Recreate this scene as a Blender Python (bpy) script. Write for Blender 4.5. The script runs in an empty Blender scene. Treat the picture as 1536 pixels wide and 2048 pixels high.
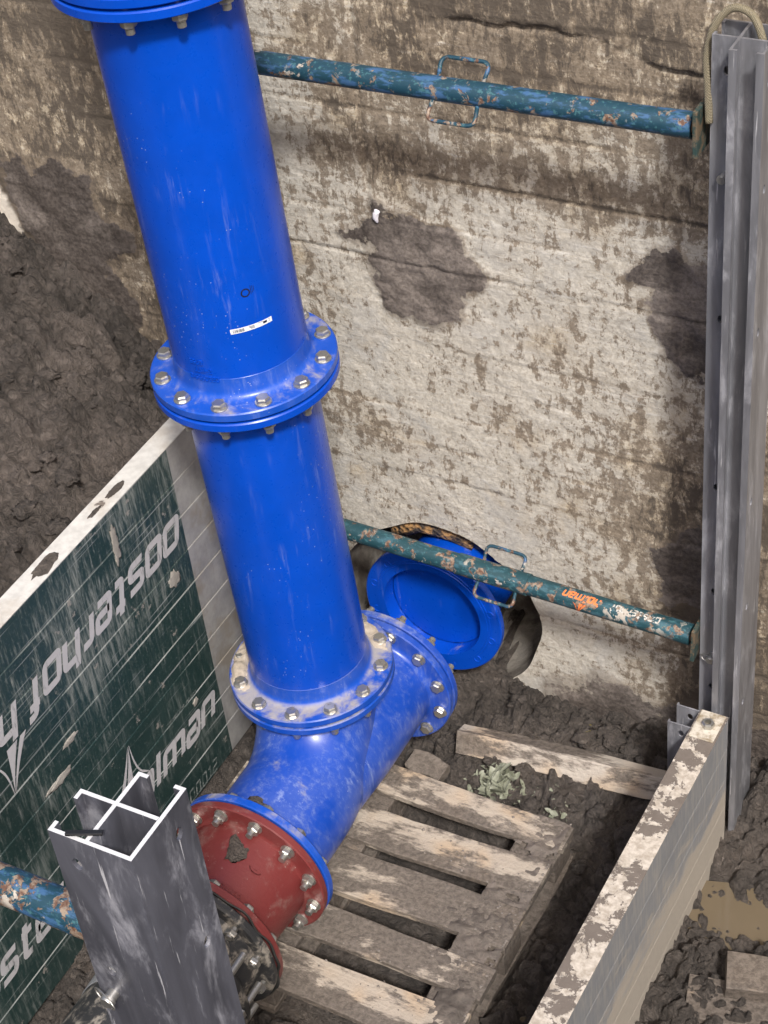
import bpy, bmesh, math, random
import numpy as np
from mathutils import Vector, Matrix
random.seed(7)
rng = np.random.default_rng(7)
R = math.radians
S = bpy.context.scene
C = S.collection

# ------------------------------------------------------------------ camera
YAW, PITCH, ROLL, FPX = -0.565275869, 0.698082251, -0.126850155, 3661.14
CAM = Vector((2.1490739, -2.9162237, 3.52679418))
fw = Vector((math.sin(YAW)*math.cos(PITCH), math.cos(YAW)*math.cos(PITCH), -math.sin(PITCH)))
rt = Vector((math.cos(YAW), -math.sin(YAW), 0))
up = rt.cross(fw)
r2 = rt*math.cos(ROLL)+up*math.sin(ROLL)
u2 = -rt*math.sin(ROLL)+up*math.cos(ROLL)
cd = bpy.data.cameras.new('camera')
cam = bpy.data.objects.new('camera', cd); C.objects.link(cam)
m = Matrix((r2, u2, -fw)).transposed().to_4x4(); m.translation = CAM
cam.matrix_world = m
cd.sensor_fit = 'VERTICAL'; cd.sensor_height = 36; cd.lens = FPX/2048*36
cd.clip_start = 0.05; cd.clip_end = 500
S.camera = cam

# ------------------------------------------------------------------ light
SUN = Vector((0.60, -0.74, 1.12)).normalized()      # towards the sun
w = bpy.data.worlds.new('World'); S.world = w; w.use_nodes = True
nt = w.node_tree; nt.nodes.clear()
sky = nt.nodes.new('ShaderNodeTexSky'); sky.sky_type = 'NISHITA'; sky.sun_disc = False
sky.sun_elevation = math.asin(SUN.z); sky.sun_rotation = math.atan2(SUN.x, SUN.y)
sky.air_density = 1.0; sky.dust_density = 6.0; sky.ozone_density = 0.4
bg = nt.nodes.new('ShaderNodeBackground'); bg.inputs['Strength'].default_value = 0.115
wo = nt.nodes.new('ShaderNodeOutputWorld')
nt.links.new(sky.outputs[0], bg.inputs[0]); nt.links.new(bg.outputs[0], wo.inputs[0])
sd = bpy.data.lights.new('sun', 'SUN'); sd.energy = 2.9; sd.angle = R(6); sd.color = (1, .975, .945)
so = bpy.data.objects.new('sun', sd); C.objects.link(so)
so.rotation_euler = (-SUN).to_track_quat('-Z', 'Y').to_euler(); so.location = (4, -5, 8)
S.view_settings.view_transform = 'Standard'; S.view_settings.look = 'None'
S.view_settings.exposure = 0.5; S.view_settings.gamma = 1

# ------------------------------------------------------------------ node helper
class Mat:
    def __init__(s, name):
        s.m = bpy.data.materials.new(name); s.m.use_nodes = True
        s.t = s.m.node_tree; s.t.nodes.clear()
        s.out = s.t.nodes.new('ShaderNodeOutputMaterial')
        s.b = s.t.nodes.new('ShaderNodeBsdfPrincipled')
        s.t.links.new(s.b.outputs[0], s.out.inputs[0])
        s.tc = s.t.nodes.new('ShaderNodeTexCoord')
        s.geo = s.t.nodes.new('ShaderNodeNewGeometry')
        s.obj = s.tc.outputs['Object']; s.pos = s.geo.outputs['Position']
    def n(s, k): return s.t.nodes.new('ShaderNode'+k)
    def put(s, sock, v):
        if hasattr(v, 'is_output'): s.t.links.new(v, sock)
        else:
            if isinstance(v, tuple) and len(v) == 3 and sock.type == 'RGBA': v = (*v, 1)
            sock.default_value = v
    def map(s, vec, scale=(1, 1, 1), rot=(0, 0, 0), loc=(0, 0, 0)):
        n = s.n('Mapping'); s.put(n.inputs[0], vec)
        n.inputs['Scale'].default_value = scale; n.inputs['Rotation'].default_value = rot; n.inputs['Location'].default_value = loc
        return n.outputs[0]
    def noise(s, vec, scale, detail=6, rough=.6, dist=0):
        n = s.n('TexNoise'); s.put(n.inputs['Vector'], vec)
        n.inputs['Scale'].default_value = scale; n.inputs['Detail'].default_value = detail
        n.inputs['Roughness'].default_value = rough; n.inputs['Distortion'].default_value = dist
        return n.outputs['Fac']
    def voro(s, vec, scale, feature='F1', out='Distance', rnd=1):
        n = s.n('TexVoronoi'); n.feature = feature; s.put(n.inputs['Vector'], vec)
        n.inputs['Scale'].default_value = scale; n.inputs['Randomness'].default_value = rnd
        return n.outputs[out]
    def wave(s, vec, scale, dist=0, detail=2, axis='X'):
        n = s.n('TexWave'); n.bands_direction = axis; s.put(n.inputs['Vector'], vec)
        n.inputs['Scale'].default_value = scale; n.inputs['Distortion'].default_value = dist; n.inputs['Detail'].default_value = detail
        return n.outputs['Fac']
    def step(s, f, a, b):          # smooth 0..1 between a and b
        n = s.n('MapRange'); n.interpolation_type = 'SMOOTHSTEP'
        s.put(n.inputs[0], f); n.inputs[1].default_value = a; n.inputs[2].default_value = b
        return n.outputs[0]
    def ramp(s, f, a, b):
        n = s.n('MapRange'); s.put(n.inputs[0], f); n.inputs[3].default_value = a; n.inputs[4].default_value = b
        return n.outputs[0]
    def math(s, op, a, b=0.0):
        n = s.n('Math'); n.operation = op; s.put(n.inputs[0], a); s.put(n.inputs[1], b); return n.outputs[0]
    def mul(s, a, b): return s.math('MULTIPLY', a, b)
    def add(s, a, b): return s.math('ADD', a, b)
    def sub(s, a, b): return s.math('SUBTRACT', a, b)
    def mx(s, a, b): return s.math('MAXIMUM', a, b)
    def mix(s, f, a, b):
        n = s.n('Mix'); n.data_type = 'RGBA'; s.put(n.inputs[0], f); s.put(n.inputs[6], a); s.put(n.inputs[7], b); return n.outputs[2]
    def mixf(s, f, a, b):
        n = s.n('Mix'); n.data_type = 'FLOAT'; s.put(n.inputs[0], f); s.put(n.inputs[2], a); s.put(n.inputs[3], b); return n.outputs[0]
    def bump(s, h, strength=.5, dist=.01, nrm=None):
        n = s.n('Bump'); n.inputs['Strength'].default_value = strength; n.inputs['Distance'].default_value = dist
        s.put(n.inputs['Height'], h)
        if nrm is not None: s.put(n.inputs['Normal'], nrm)
        return n.outputs[0]
    def sep(s, v):
        n = s.n('SeparateXYZ'); s.put(n.inputs[0], v); return n.outputs
    def attr(s, name):
        n = s.n('Attribute'); n.attribute_name = name; return n.outputs
    def done(s, col, rough=.5, metal=0.0, nrm=None, coat=0.0, spec=None):
        s.put(s.b.inputs['Base Color'], col); s.put(s.b.inputs['Roughness'], rough); s.put(s.b.inputs['Metallic'], metal)
        if nrm is not None: s.put(s.b.inputs['Normal'], nrm)
        if coat: s.b.inputs['Coat Weight'].default_value = coat; s.b.inputs['Coat Roughness'].default_value = .15
        if spec is not None: s.b.inputs['Specular IOR Level'].default_value = spec
        return s.m

def blue_paint(name, base, dust, scuff, rough=.28, off=0):
    k = Mat(name); P = k.map(k.pos, loc=(off, off*.7, off*1.3))
    fine = k.noise(P, 60, 3, .65); pat = k.noise(P, 9, 5, .68, .3)
    c = k.mix(k.step(pat, .3, .7), base, tuple(v*1.12 for v in base))
    up_ = k.step(k.sep(k.geo.outputs['Normal'])[2], .45, .97)
    d = k.mul(up_, k.step(pat, .62-dust*.32, .80-dust*.30))
    # vertical wipe marks, scuffs and speckles in the paint
    st = k.noise(k.map(P, (48, 48, 5)), 1, 4, .65)
    lo = k.noise(P, 4, 2)
    d2 = k.mul(k.step(st, .57-scuff*.05, .74), k.step(lo, .46-scuff*.2, .70))
    sp = k.mul(k.sub(1.0, k.step(k.voro(P, 75), .05, .12)), k.step(lo, .53-scuff*.06, .63))
    if scuff > .3:
        gr = k.noise(k.map(P, (60, 60, 22)), 1, 5, .75)
        hz = k.add(k.mul(k.step(k.add(k.mul(lo, .6), k.mul(pat, .4)), .34, .66), .5), k.mul(k.step(gr, .46, .68), k.step(pat, .36, .60)))
        c = k.mix(k.mul(hz, scuff*.52), c, (.15, .20, .40))
    else: c = k.mix(k.mul(k.step(lo, .4, .75), scuff*.12), c, (.05, .12, .42))
    c = k.mix(k.mul(d2, .25+.45*scuff), c, (.26, .33, .56))
    c = k.mix(k.mul(sp, .75), c, (.46, .47, .52))
    c = k.mix(k.mul(d, .90), c, k.mix(fine, (.24, .22, .21), (.38, .36, .34)))
    rg = k.add(k.ramp(fine, rough-.08, rough+.12), k.mul(d, .35))
    return k.done(c, rg, nrm=k.bump(fine, .04+.2*dust, .0015), coat=.06 if dust < .5 else .0, spec=.4)

MB = dict()
MB['blue'] = blue_paint('blue_epoxy_paint', (.0008, .054, .42), .12, .16)
MB['blue_mid'] = blue_paint('blue_epoxy_paint_scuffed', (.0008, .054, .42), .20, .24, off=3)
MB['blue_flange'] = blue_paint('blue_epoxy_paint_on_flange', (.0030, .062, .40), .40, .35, .3, off=5)
MB['blue_low'] = blue_paint('blue_epoxy_paint_dusty', (.0032, .058, .38), .80, .55, .36, off=8)
MB['blue_tee'] = blue_paint('blue_epoxy_paint_worn', (.006, .052, .36), .16, .95, .30, off=12)

k = Mat('red_oxide_paint'); n1 = k.noise(k.pos, 14, 7, .65); n2 = k.noise(k.pos, 120, 4)
upn = k.step(k.sep(k.geo.outputs['Normal'])[2], .1, .9)
d = k.step(n1, .52, .70)
c = k.mix(k.noise(k.pos, 5, 2), (.135, .020, .020), (.185, .038, .036))
c = k.mix(k.mul(d, .7), c, (.22, .13, .115)); sp = k.sub(1.0, k.step(k.voro(k.pos, 90), .06, .14))
c = k.mix(k.mul(sp, k.step(n1, .5, .6)), c, (.40, .36, .33))
MB['red'] = k.done(c, k.ramp(n2, .3, .55), nrm=k.bump(k.add(n2, k.mul(d, .6)), .3, .003))

k = Mat('zinc_steel'); n1 = k.noise(k.pos, 70, 4); n2 = k.noise(k.pos, 300, 3)
c = k.mix(k.step(n1, .55, .72), (.50, .49, .46), (.30, .26, .21))
MB['steel'] = k.done(c, k.ramp(n1, .26, .55), k.mixf(k.step(n1, .6, .75), .9, .3), nrm=k.bump(n2, .15, .001))
k = Mat('rusty_steel'); n1 = k.noise(k.pos, 60, 5)
MB['rust'] = k.done(k.mix(n1, (.10, .05, .03), (.24, .15, .10)), .8, nrm=k.bump(n1, .4, .003))

def aluminium(name, base, mud, off=0, dark=.5):
    k = Mat(name); P = k.map(k.pos, loc=(off, off, off))
    n1 = k.noise(k.map(P, (9, 9, 1.6)), 1, 4, .65, .6); n2 = k.noise(k.map(P, (14, 14, 5), (0, .2, 0)), 1, 6, .74, .4); n3 = k.noise(P, 200, 2)
    c = k.mix(k.step(n1, .35, .7), tuple(v*dark for v in base), base)
    sm = k.step(n2, .50, .70); c = k.mix(k.mul(sm, .5), c, (.46, .46, .50))
    sc = k.mul(k.step(k.noise(k.map(P, (160, 160, 7), (0, .35, 0)), 1, 4), .64, .72), .8)
    c = k.mix(sc, c, (.62, .62, .65))
    md = k.step(k.noise(P, 6, 9, .7, .4), .70-mud*.28, .76-mud*.28)
    c = k.mix(k.mul(md, min(1, mud*1.6)), c, k.mix(n3, (.36, .32, .27), (.47, .43, .37)))
    ml = k.sub(1.0, k.mul(md, min(1, mud*1.6)))
    return k.done(c, k.add(k.ramp(n2, .34, .52), k.mul(md, .3)), k.mul(ml, k.mixf(k.mx(sm, sc), .55, .15)), nrm=k.bump(n3, .12, .001))
MB['alu'] = aluminium('anodised_aluminium', (.19, .195, .235), .07, 0, .45)
MB['alu_far'] = aluminium('weathered_aluminium', (.37, .375, .41), .20, 4, .55)
MB['alu_muddy'] = aluminium('muddy_aluminium', (.42, .43, .46), .62, 9, .7)
k = Mat('cut_aluminium_edge'); n1 = k.noise(k.pos, 90, 4)
MB['alu_cut'] = k.done(k.mix(n1, (.52, .52, .54), (.72, .72, .73)), .5, .15)  # sky reflection on the sawn tops is put into this pale colour

def strut_paint(name, chip, off, ca=(.010, .046, .072), cb=(.040, .105, .22)):
    k = Mat(name); P = k.map(k.obj, loc=(off, off, off))
    n1 = k.noise(P, 30, 5, .68, .4); n2 = k.noise(k.map(P, (14, 40, 40)), 1, 5, .68); n3 = k.noise(P, 80, 4, .7); n4 = k.noise(P, 7, 3)
    c = k.mix(k.step(n2, .50, .62), ca, cb)
    c = k.mix(k.mul(k.step(n3, .56, .64), .6), c, (.06, .17, .19))
    c = k.mix(k.mul(k.step(k.noise(P, 30, 4, .7), .58, .66), .6), c, (.24, .27, .28))
    e = k.step(n1, .60-chip*.2, .625-chip*.2)
    c = k.mix(e, c, k.mix(k.step(n3, .4, .6), (.11, .055, .035), (.26, .20, .15)))
    e2 = k.mul(k.step(k.noise(P, 13, 7, .66, .3), .66-chip*.2, .68-chip*.2), k.step(n4, .4, .55))
    c = k.mix(e2, c, k.mix(n3, (.34, .30, .26), (.50, .46, .40)))
    return k.done(c, k.ramp(n3, .35, .7), nrm=k.bump(k.sub(k.mul(e2, .8), k.mul(e, .6)), .5, .0025))
MB['strut1'] = strut_paint('chipped_blue_paint', .08, 0)
MB['strut2'] = strut_paint('chipped_teal_paint', .20, 5, (.012, .052, .066), (.035, .10, .13))
MB['strut3'] = strut_paint('flaking_blue_paint', .42, 11)
k = Mat('grimy_plate'); n1 = k.noise(k.pos, 40, 5, .7)
MB['plate'] = k.done(k.mix(k.step(n1, .42, .58), (.020, .045, .042), (.13, .095, .06)), .7, nrm=k.bump(n1, .3, .003))
MB['handle'] = strut_paint('rusty_blue_rod', .34, 17)

def mud_mat(name, a, b, wet=.3, bump=1.0):
    k = Mat(name); n1 = k.noise(k.pos, 6, 3, .6); n2 = k.noise(k.pos, 38, 6, .72, .6)
    c = k.mix(k.step(k.add(k.mul(n1, .5), k.mul(n2, .5)), .36, .64), a, b)
    st = k.sub(1.0, k.step(k.voro(k.pos, 60), .06, .14)); stm = k.mul(st, k.step(n1, .50, .58))
    c = k.mix(k.mul(stm, .6), c, (.24, .21, .18))
    return k.done(c, k.sub(k.ramp(n2, .55, .9), k.mul(k.step(n1, .48, .66), wet)), nrm=k.bump(n2, 1.0*bump, .05), spec=.5)
MB['mud'] = mud_mat('wet_trench_mud', (.055, .046, .040), (.165, .140, .122), .42)
MB['soil'] = mud_mat('crumbly_dark_soil', (.050, .042, .036), (.165, .138, .120), .12)
MB['clod'] = mud_mat('dried_mud', (.10, .083, .070), (.17, .145, .125), .05)
MB['splat'] = mud_mat('pale_dried_splash', (.24, .225, .20), (.34, .32, .29), 0, .04)
MB['cake'] = mud_mat('caked_mud', (.070, .058, .049), (.165, .138, .118), .1, .35)
MB['sand_grey'] = mud_mat('dry_grey_mud', (.15, .13, .113), (.24, .21, .185), 0, .05)
MB['sand'] = mud_mat('dried_sandy_mud', (.30, .255, .20), (.46, .40, .33), 0, .15)

def wood_mat(name, a, b, mudamt, axis='x'):
    k = Mat(name); P = k.obj
    inf = k.t.nodes.new('ShaderNodeObjectInfo'); rnd = inf.outputs['Random']
    off = k.n('CombineXYZ'); k.put(off.inputs[0], k.mul(rnd, 9.0)); k.put(off.inputs[1], k.mul(rnd, 5.0)); k.put(off.inputs[2], k.mul(rnd, 7.0))
    va = k.n('VectorMath'); k.put(va.inputs[0], P); k.put(va.inputs[1], off.outputs[0]); Q = va.outputs[0]
    g = k.noise(k.map(Q, (3, 70, 70)), 1, 4, .6, .6); n1 = k.noise(k.map(Q, (2.6, 7, 7)), 1, 7, .70, .2); n3 = k.noise(Q, 70, 4, .7)
    c = k.mix(g, a, b); c = k.mix(k.mul(k.step(k.noise(Q, 5, 2), .48, .66), .55), c, (.44, .31, .19))
    md = k.step(n1, .535-mudamt*.20, .61-mudamt*.20)
    c = k.mix(k.mul(md, .93), c, k.mix(k.step(n3, .3, .7), (.065, .053, .044), (.155, .130, .110)))
    return k.done(c, k.ramp(n1, .65, .85), nrm=k.bump(k.add(n3, k.mul(g, .4)), .6, .008))
MB['pallet'] = wood_mat('muddy_pallet_wood', (.30, .25, .20), (.48, .42, .35), .62)
MB['beam'] = wood_mat('muddy_timber', (.38, .33, .28), (.52, .47, .41), .16)
MB['plank'] = wood_mat('mud_coated_timber', (.16, .13, .11), (.22, .19, .16), .95)

# concrete wall: attribute Mask r = stuck mud, g = bare render, b = dirt density, with a sunlit patch and the post's shadow painted in
k = Mat('stained_concrete'); P = k.pos; at = k.attr('Mask'); msk = k.sep(at['Vector'])
n_fine = k.noise(P, 95, 4, .7); n_mid = k.noise(P, 26, 7, .76, .3); n_big = k.noise(P, 4.5, 4, .6)
strk = k.noise(k.map(P, (34, 34, 13)), 1, 6, .78, .4)
scr = k.noise(k.map(P, (9, 9, 75), (0, .12, 0)), 1, 4, .7)
den = k.sub(msk[2], .5)
lt = k.mix(k.step(n_fine, .3, .7), (.38, .345, .29), (.55, .52, .46))
lt = k.mix(k.mul(k.step(n_big, .48, .62), .7), lt, k.mix(n_fine, (.36, .35, .33), (.49, .485, .465)))
tan = k.mix(k.step(n_fine, .3, .7), (.33, .262, .175), (.50, .435, .335))
base = k.mix(k.step(k.add(msk[2], k.mul(k.sub(n_big, .5), 1.4)), .30, .75), lt, tan)
base = k.mix(k.mul(k.step(scr, .56, .70), .55), base, (.62, .60, .56))
comb = k.add(k.mul(strk, .5), k.mul(n_mid, .5))
dr = k.step(k.add(comb, k.mul(den, .28)), .462, .520)
dirt_and_shade = k.mix(k.step(n_fine, .3, .7), (.125, .096, .068), (.235, .188, .138))
c = k.mix(k.mul(dr, .88), base, dirt_and_shade)
dk = k.step(k.add(k.add(k.mul(strk, .6), k.mul(n_big, .4)), k.mul(den, .44)), .555, .635)
c = k.mix(k.mul(dk, k.ramp(n_mid, .55, 1.0)), c, (.062, .050, .040))
c = k.mix(msk[1], c, k.mix(n_mid, (.52, .47, .40), (.66, .61, .54)))
halo = k.step(k.add(msk[0], k.mul(k.sub(n_mid, .5), 1.0)), .02, .45)
c = k.mix(k.mul(halo, .55), c, (.15, .118, .088))
mm = k.step(k.add(msk[0], k.mul(k.sub(n_mid, .5), 1.7)), .52, .66)
c = k.mix(mm, c, k.mix(k.step(k.add(n_big, k.mul(k.sub(msk[2], .45), -.35)), .40, .60), k.mix(k.step(n_fine, .35, .65), (.050, .041, .036), (.105, .088, .077)), k.mix(k.step(n_fine, .35, .65), (.13, .11, .097), (.22, .19, .168))))
h = k.add(n_fine, k.mul(scr, .5))
MB['wall'] = k.done(c, k.mixf(mm, .85, .6), nrm=k.bump(h, .5, .006))
k = Mat('broken_concrete'); n1 = k.noise(k.pos, 28, 8, .7); n2 = k.noise(k.pos, 6, 5)
MB['hole'] = k.done(k.mix(k.step(n2, .4, .62), (.10, .085, .07), k.mix(n1, (.20, .18, .155), (.36, .33, .29))), .85, nrm=k.bump(n1, .8, .012))
k = Mat('rust_stained_fill'); n1 = k.voro(k.pos, 70); n2 = k.noise(k.pos, 30, 5)
MB['fill'] = k.done(k.mix(k.step(n2, .42, .6), (.045, .035, .028), (.34, .19, .075)), .8, nrm=k.bump(n1, .8, .01))

# sheet panel paint
k = Mat('scratched_green_panel'); P = k.pos; xyz = k.sep(P)
st = k.noise(k.map(P, (1, 85, 10), (R(4), 0, 0)), 1, 5, .78, .3); st2 = k.noise(k.map(P, (1, 2.2, 110)), 1, 3, .6); bl = k.noise(P, 4, 3, .6); fn = k.noise(P, 110, 3, .7); md = k.noise(P, 11, 6, .72)
grn = k.mix(bl, (.010, .028, .027), (.024, .050, .047))
hi = k.step(xyz[2], -.35, .55)
s1 = k.step(k.add(st, k.mul(k.sub(bl, .5), .55)), .46, .74)
grn = k.mix(k.mul(s1, k.ramp(hi, .45, .85)), grn, (.25, .27, .255))
grn = k.mix(k.mul(k.step(fn, .55, .75), .35), grn, (.22, .24, .23))
grn = k.mix(k.mul(k.step(st2, .62, .70), .55), grn, (.40, .42, .42))
fr = k.math('FRACT', k.add(k.mul(xyz[2], 1/.118), 20.004)); ed = k.math('MINIMUM', fr, k.sub(1.0, fr))
ln = k.mul(k.sub(1.0, k.step(ed, .012, .030)), k.step(k.noise(k.map(P, (1, 3, 40)), 1, 3), .38, .60))
grn = k.mix(k.mul(ln, k.ramp(hi, .75, .30)), grn, (.40, .41, .40))
grn = k.mix(k.mul(k.step(md, .64, .67), .7), grn, (.30, .275, .25))
alu = k.mix(k.step(md, .3, .7), (.27, .265, .26), (.40, .39, .375))
alu = k.mix(k.mul(k.step(k.noise(P, 6, 4, .65), .50, .68), .8), alu, (.27, .235, .19))
edge = k.step(xyz[1], .054, .057)
c = k.mix(edge, grn, alu)
MB['green'] = k.done(c, k.mixf(s1, .40, .62), k.mul(edge, .25), nrm=k.bump(fn, .12, .002))
k = Mat('worn_white_print'); n1 = k.noise(k.map(k.pos, (1, 60, 12)), 1, 6, .7); n2 = k.noise(k.pos, 25, 6)
MB['print'] = k.done(k.mix(k.step(n1, .55, .72), k.mix(n2, (.38, .38, .39), (.48, .47, .49)), (.20, .21, .21)), .55)
k = Mat('faint_print'); n1 = k.noise(k.pos, 60, 6)
MB['faint'] = k.done(k.mix(k.step(n1, .4, .6), (.06, .085, .08), (.26, .28, .27)), .6)
k = Mat('white_cap_paint'); n1 = k.noise(k.pos, 7, 8, .66, .4); n2 = k.noise(k.pos, 40, 6)
c = k.mix(k.step(n2, .3, .7), (.46, .45, .425), (.58, .57, .54)); md = k.step(n1, .66, .69)
MB['cap'] = k.done(k.mix(md, k.mix(k.mul(k.step(n1, .5, .66), .5), c, (.42, .37, .31)), (.16, .135, .115)), k.mixf(md, .45, .8), nrm=k.bump(k.mul(md, 1.0), .5, .006))
k = Mat('grimy_cap_paint'); n1 = k.noise(k.pos, 28, 6, .7)
MB['cap_dirty'] = k.done(k.mix(k.step(n1, .40, .62), (.54, .50, .43), (.24, .19, .125)), .6, nrm=k.bump(n1, .3, .003))
k = Mat('muddy_cap_paint'); n1 = k.noise(k.pos, 11, 7, .74, .3); n2 = k.noise(k.pos, 70, 4)
c = k.mix(k.step(n2, .3, .7), (.34, .295, .245), (.56, .51, .45)); md = k.step(n1, .485, .51)
MB['cap_muddy'] = k.done(k.mix(md, c, k.mix(n2, (.10, .083, .071), (.18, .152, .132))), k.mixf(md, .5, .78), nrm=k.bump(k.add(k.mul(md, 1.0), k.mul(n2, .3)), .5, .006))
k = Mat('mud_smeared_panel'); P = k.pos; xyz = k.sep(P)
n1 = k.noise(k.map(P, (9, 5, 14), (R(35), 0, 0)), 1, 8, .7, .7); n2 = k.noise(P, 80, 5); n3 = k.noise(k.map(P, (60, 90, 8), (R(20), 0, 0)), 1, 6, .7)
ht = k.add(xyz[2], k.mul(k.sub(n1, .5), .62))
md = k.step(ht, -.33, -.45)
c = k.mix(n1, (.17, .18, .20), (.36, .37, .39)); c = k.mix(k.mul(k.step(n3, .44, .62), .7), c, (.40, .385, .36))
c = k.mix(k.mul(md, .94), c, k.mix(n2, (.30, .265, .22), (.42, .375, .32)))
MB['panel_muddy'] = k.done(c, k.mixf(md, .42, .8), k.mul(k.sub(1., md), .2), nrm=k.bump(n2, .2, .002))

def plain(name, col, rough=.6, metal=0., var=.25, scale=40):
    k = Mat(name); n1 = k.noise(k.pos, scale, 5)
    return k.done(k.mix(n1, tuple(v*(1-var) for v in col), tuple(v*(1+var) for v in col)), rough, metal, nrm=k.bump(n1, .15, .002))
MB['sticker'] = plain('sticker_paper', (.68, .70, .74), .5, 0, .06)
MB['ink'] = plain('black_ink', (.010, .011, .03), .5)
MB['orange'] = plain('orange_print', (.75, .19, .05), .5, 0, .3)
MB['white'] = plain('white_print', (.62, .60, .55), .55, 0, .3)
k = Mat('worn_off_white_print'); n1 = k.noise(k.pos, 45, 4, .7)
MB['white_worn'] = k.done(k.mix(k.step(n1, .44, .50), (.012, .05, .065), k.mix(k.step(n1, .50, .60), (.55, .53, .49), (.22, .19, .16))), .6)
MB['black'] = plain('black_plastic', (.012, .012, .013), .4)
MB['foam'] = plain('white_foam', (.72, .70, .76), .6)
MB['rubber'] = plain('black_rubber', (.03, .03, .028), .6)
k = Mat('muddy_dark_casting'); n1 = k.noise(k.pos, 16, 8, .7, .4); n2 = k.noise(k.pos, 80, 4)
MB['casting'] = k.done(k.mix(k.step(n1, .48, .62), (.030, .031, .033), k.mix(n2, (.20, .18, .15), (.34, .31, .27))), k.ramp(n1, .3, .7), nrm=k.bump(n1, .4, .006))
k = Mat('braided_hose'); xyz_w = k.wave(k.map(k.obj, (1, 1, 1), (.6, .4, .7)), 120, 0, 0, 'X'); xw2 = k.wave(k.map(k.obj, (1, 1, 1), (-.6, .9, -.3)), 120, 0, 0, 'Z')
hh = k.mul(xyz_w, xw2)
MB['hose'] = k.done(k.mix(hh, (.16, .135, .085), (.36, .32, .23)), .55, nrm=k.bump(hh, .7, .003))
k = Mat('leaf'); inf = k.t.nodes.new('ShaderNodeObjectInfo'); n1 = k.noise(k.pos, 60, 3)
MB['leaf'] = k.done(k.mix(n1, (.085, .095, .055), (.34, .35, .28)), .55)
k = Mat('yellow_leaf'); MB['leaf_y'] = k.done((.50, .42, .06), .6)
k = Mat('puddle_water'); n1 = k.noise(k.pos, 6, 4); n2 = k.noise(k.pos, 25, 3)
MB['water'] = k.done(k.mix(n1, (.105, .082, .052), (.145, .115, .078)), .06, nrm=k.bump(n2, .05, .004), spec=.5)

# ------------------------------------------------------------------ mesh helpers
def link(name, me, mat, parent=None, loc=None, rot=None):
    o = bpy.data.objects.new(name, me); C.objects.link(o)
    if mat is not None and len(me.materials) == 0: me.materials.append(MB[mat] if isinstance(mat, str) else mat)
    if parent is not None: o.parent = parent
    if loc is not None: o.location = loc
    if rot is not None: o.rotation_euler = rot
    return o
def to_mesh(bm, smooth=False, ang=None):
    me = bpy.data.meshes.new('m'); bmesh.ops.recalc_face_normals(bm, faces=bm.faces)
    bm.to_mesh(me); bm.free()
    if smooth:
        for p in me.polygons: p.use_smooth = True
        if ang: 
            try: me.set_sharp_from_angle(angle=R(ang))
            except Exception: pass
    return me
def thing(name, label, cat, loc=(0, 0, 0), rot=(0, 0, 0), group=None):
    o = bpy.data.objects.new(name, None); C.objects.link(o); o.location = loc; o.rotation_euler = rot
    o.empty_display_size = .05
    tag(o, label, cat, group); return o
def tag(o, label=None, cat=None, group=None, kind=None):
    if label: o['label'] = label
    if cat: o['category'] = cat
    if group: o['group'] = group
    if kind: o['kind'] = kind
    return o
def lathe(profile, n=96, closed=True):
    bm = bmesh.new(); rings = []
    for i in range(n):
        a = 2*math.pi*i/n; ca, sa = math.cos(a), math.sin(a)
        rings.append([bm.verts.new((r*ca, r*sa, z)) for r, z in profile])
    L = len(profile)
    for i in range(n):
        A, B = rings[i], rings[(i+1) % n]
        for j in range(L if closed else L-1):
            q = (j+1) % L
            vs = []
            for v in (A[j], B[j], B[q], A[q]):
                if v not in vs: vs.append(v)
            if len(vs) > 2: bm.faces.new(vs)
    bmesh.ops.remove_doubles(bm, verts=bm.verts, dist=1e-6)
    return bm
def box_bm(x0, x1, y0, y1, z0, z1, bev=0.0, bm=None, seg=2):
    own = bm is None
    b = bmesh.new()
    bmesh.ops.create_cube(b, size=1)
    for v in b.verts: v.co = Vector((x0+(v.co.x+.5)*(x1-x0), y0+(v.co.y+.5)*(y1-y0), z0+(v.co.z+.5)*(z1-z0)))
    if bev: bmesh.ops.bevel(b, geom=b.edges[:], offset=bev, segments=seg, affect='EDGES', profile=.5)
    if own: return b
    t = bpy.data.meshes.new('t'); b.to_mesh(t); b.free(); bm.from_mesh(t); bpy.data.meshes.remove(t); return bm
def tube_bm(pts, r, n=14, closed=False, cap=True, radii=None):
    bm = bmesh.new(); pts = [Vector(p) for p in pts]; N = len(pts); rings = []
    prev = None
    for i, p in enumerate(pts):
        if closed: t = pts[(i+1) % N]-pts[i-1]
        else: t = pts[min(i+1, N-1)]-pts[max(i-1, 0)]
        t.normalize()
        if prev is None:
            a = Vector((0, 0, 1)) if abs(t.z) < .9 else Vector((1, 0, 0))
            u = t.cross(a).normalized()
        else: u = (prev-t*prev.dot(t)).normalized()
        prev = u; v = t.cross(u); rr = radii[i] if radii else r
        rings.append([bm.verts.new(p+rr*(math.cos(2*math.pi*j/n)*u+math.sin(2*math.pi*j/n)*v)) for j in range(n)])
    for i in range(N if closed else N-1):
        A, B = rings[i], rings[(i+1) % N]
        for j in range(n): bm.faces.new((A[j], A[(j+1) % n], B[(j+1) % n], B[j]))
    if cap and not closed:
        bm.faces.new(rings[0][::-1]); bm.faces.new(rings[-1])
    return bm
def round_path(pts, rad, seg=5):
    pts = [Vector(p) for p in pts]; out = [pts[0]]
    for i in range(1, len(pts)-1):
        a, b, c = pts[i-1], pts[i], pts[i+1]
        d1, d2 = (a-b), (c-b); r = min(rad, d1.length*.49, d2.length*.49)
        p, q = b+d1.normalized()*r, b+d2.normalized()*r
        for s in range(seg+1):
            t = s/seg; out.append((1-t)**2*p+2*t*(1-t)*b+t*t*q)
    out.append(pts[-1]); return out
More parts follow.
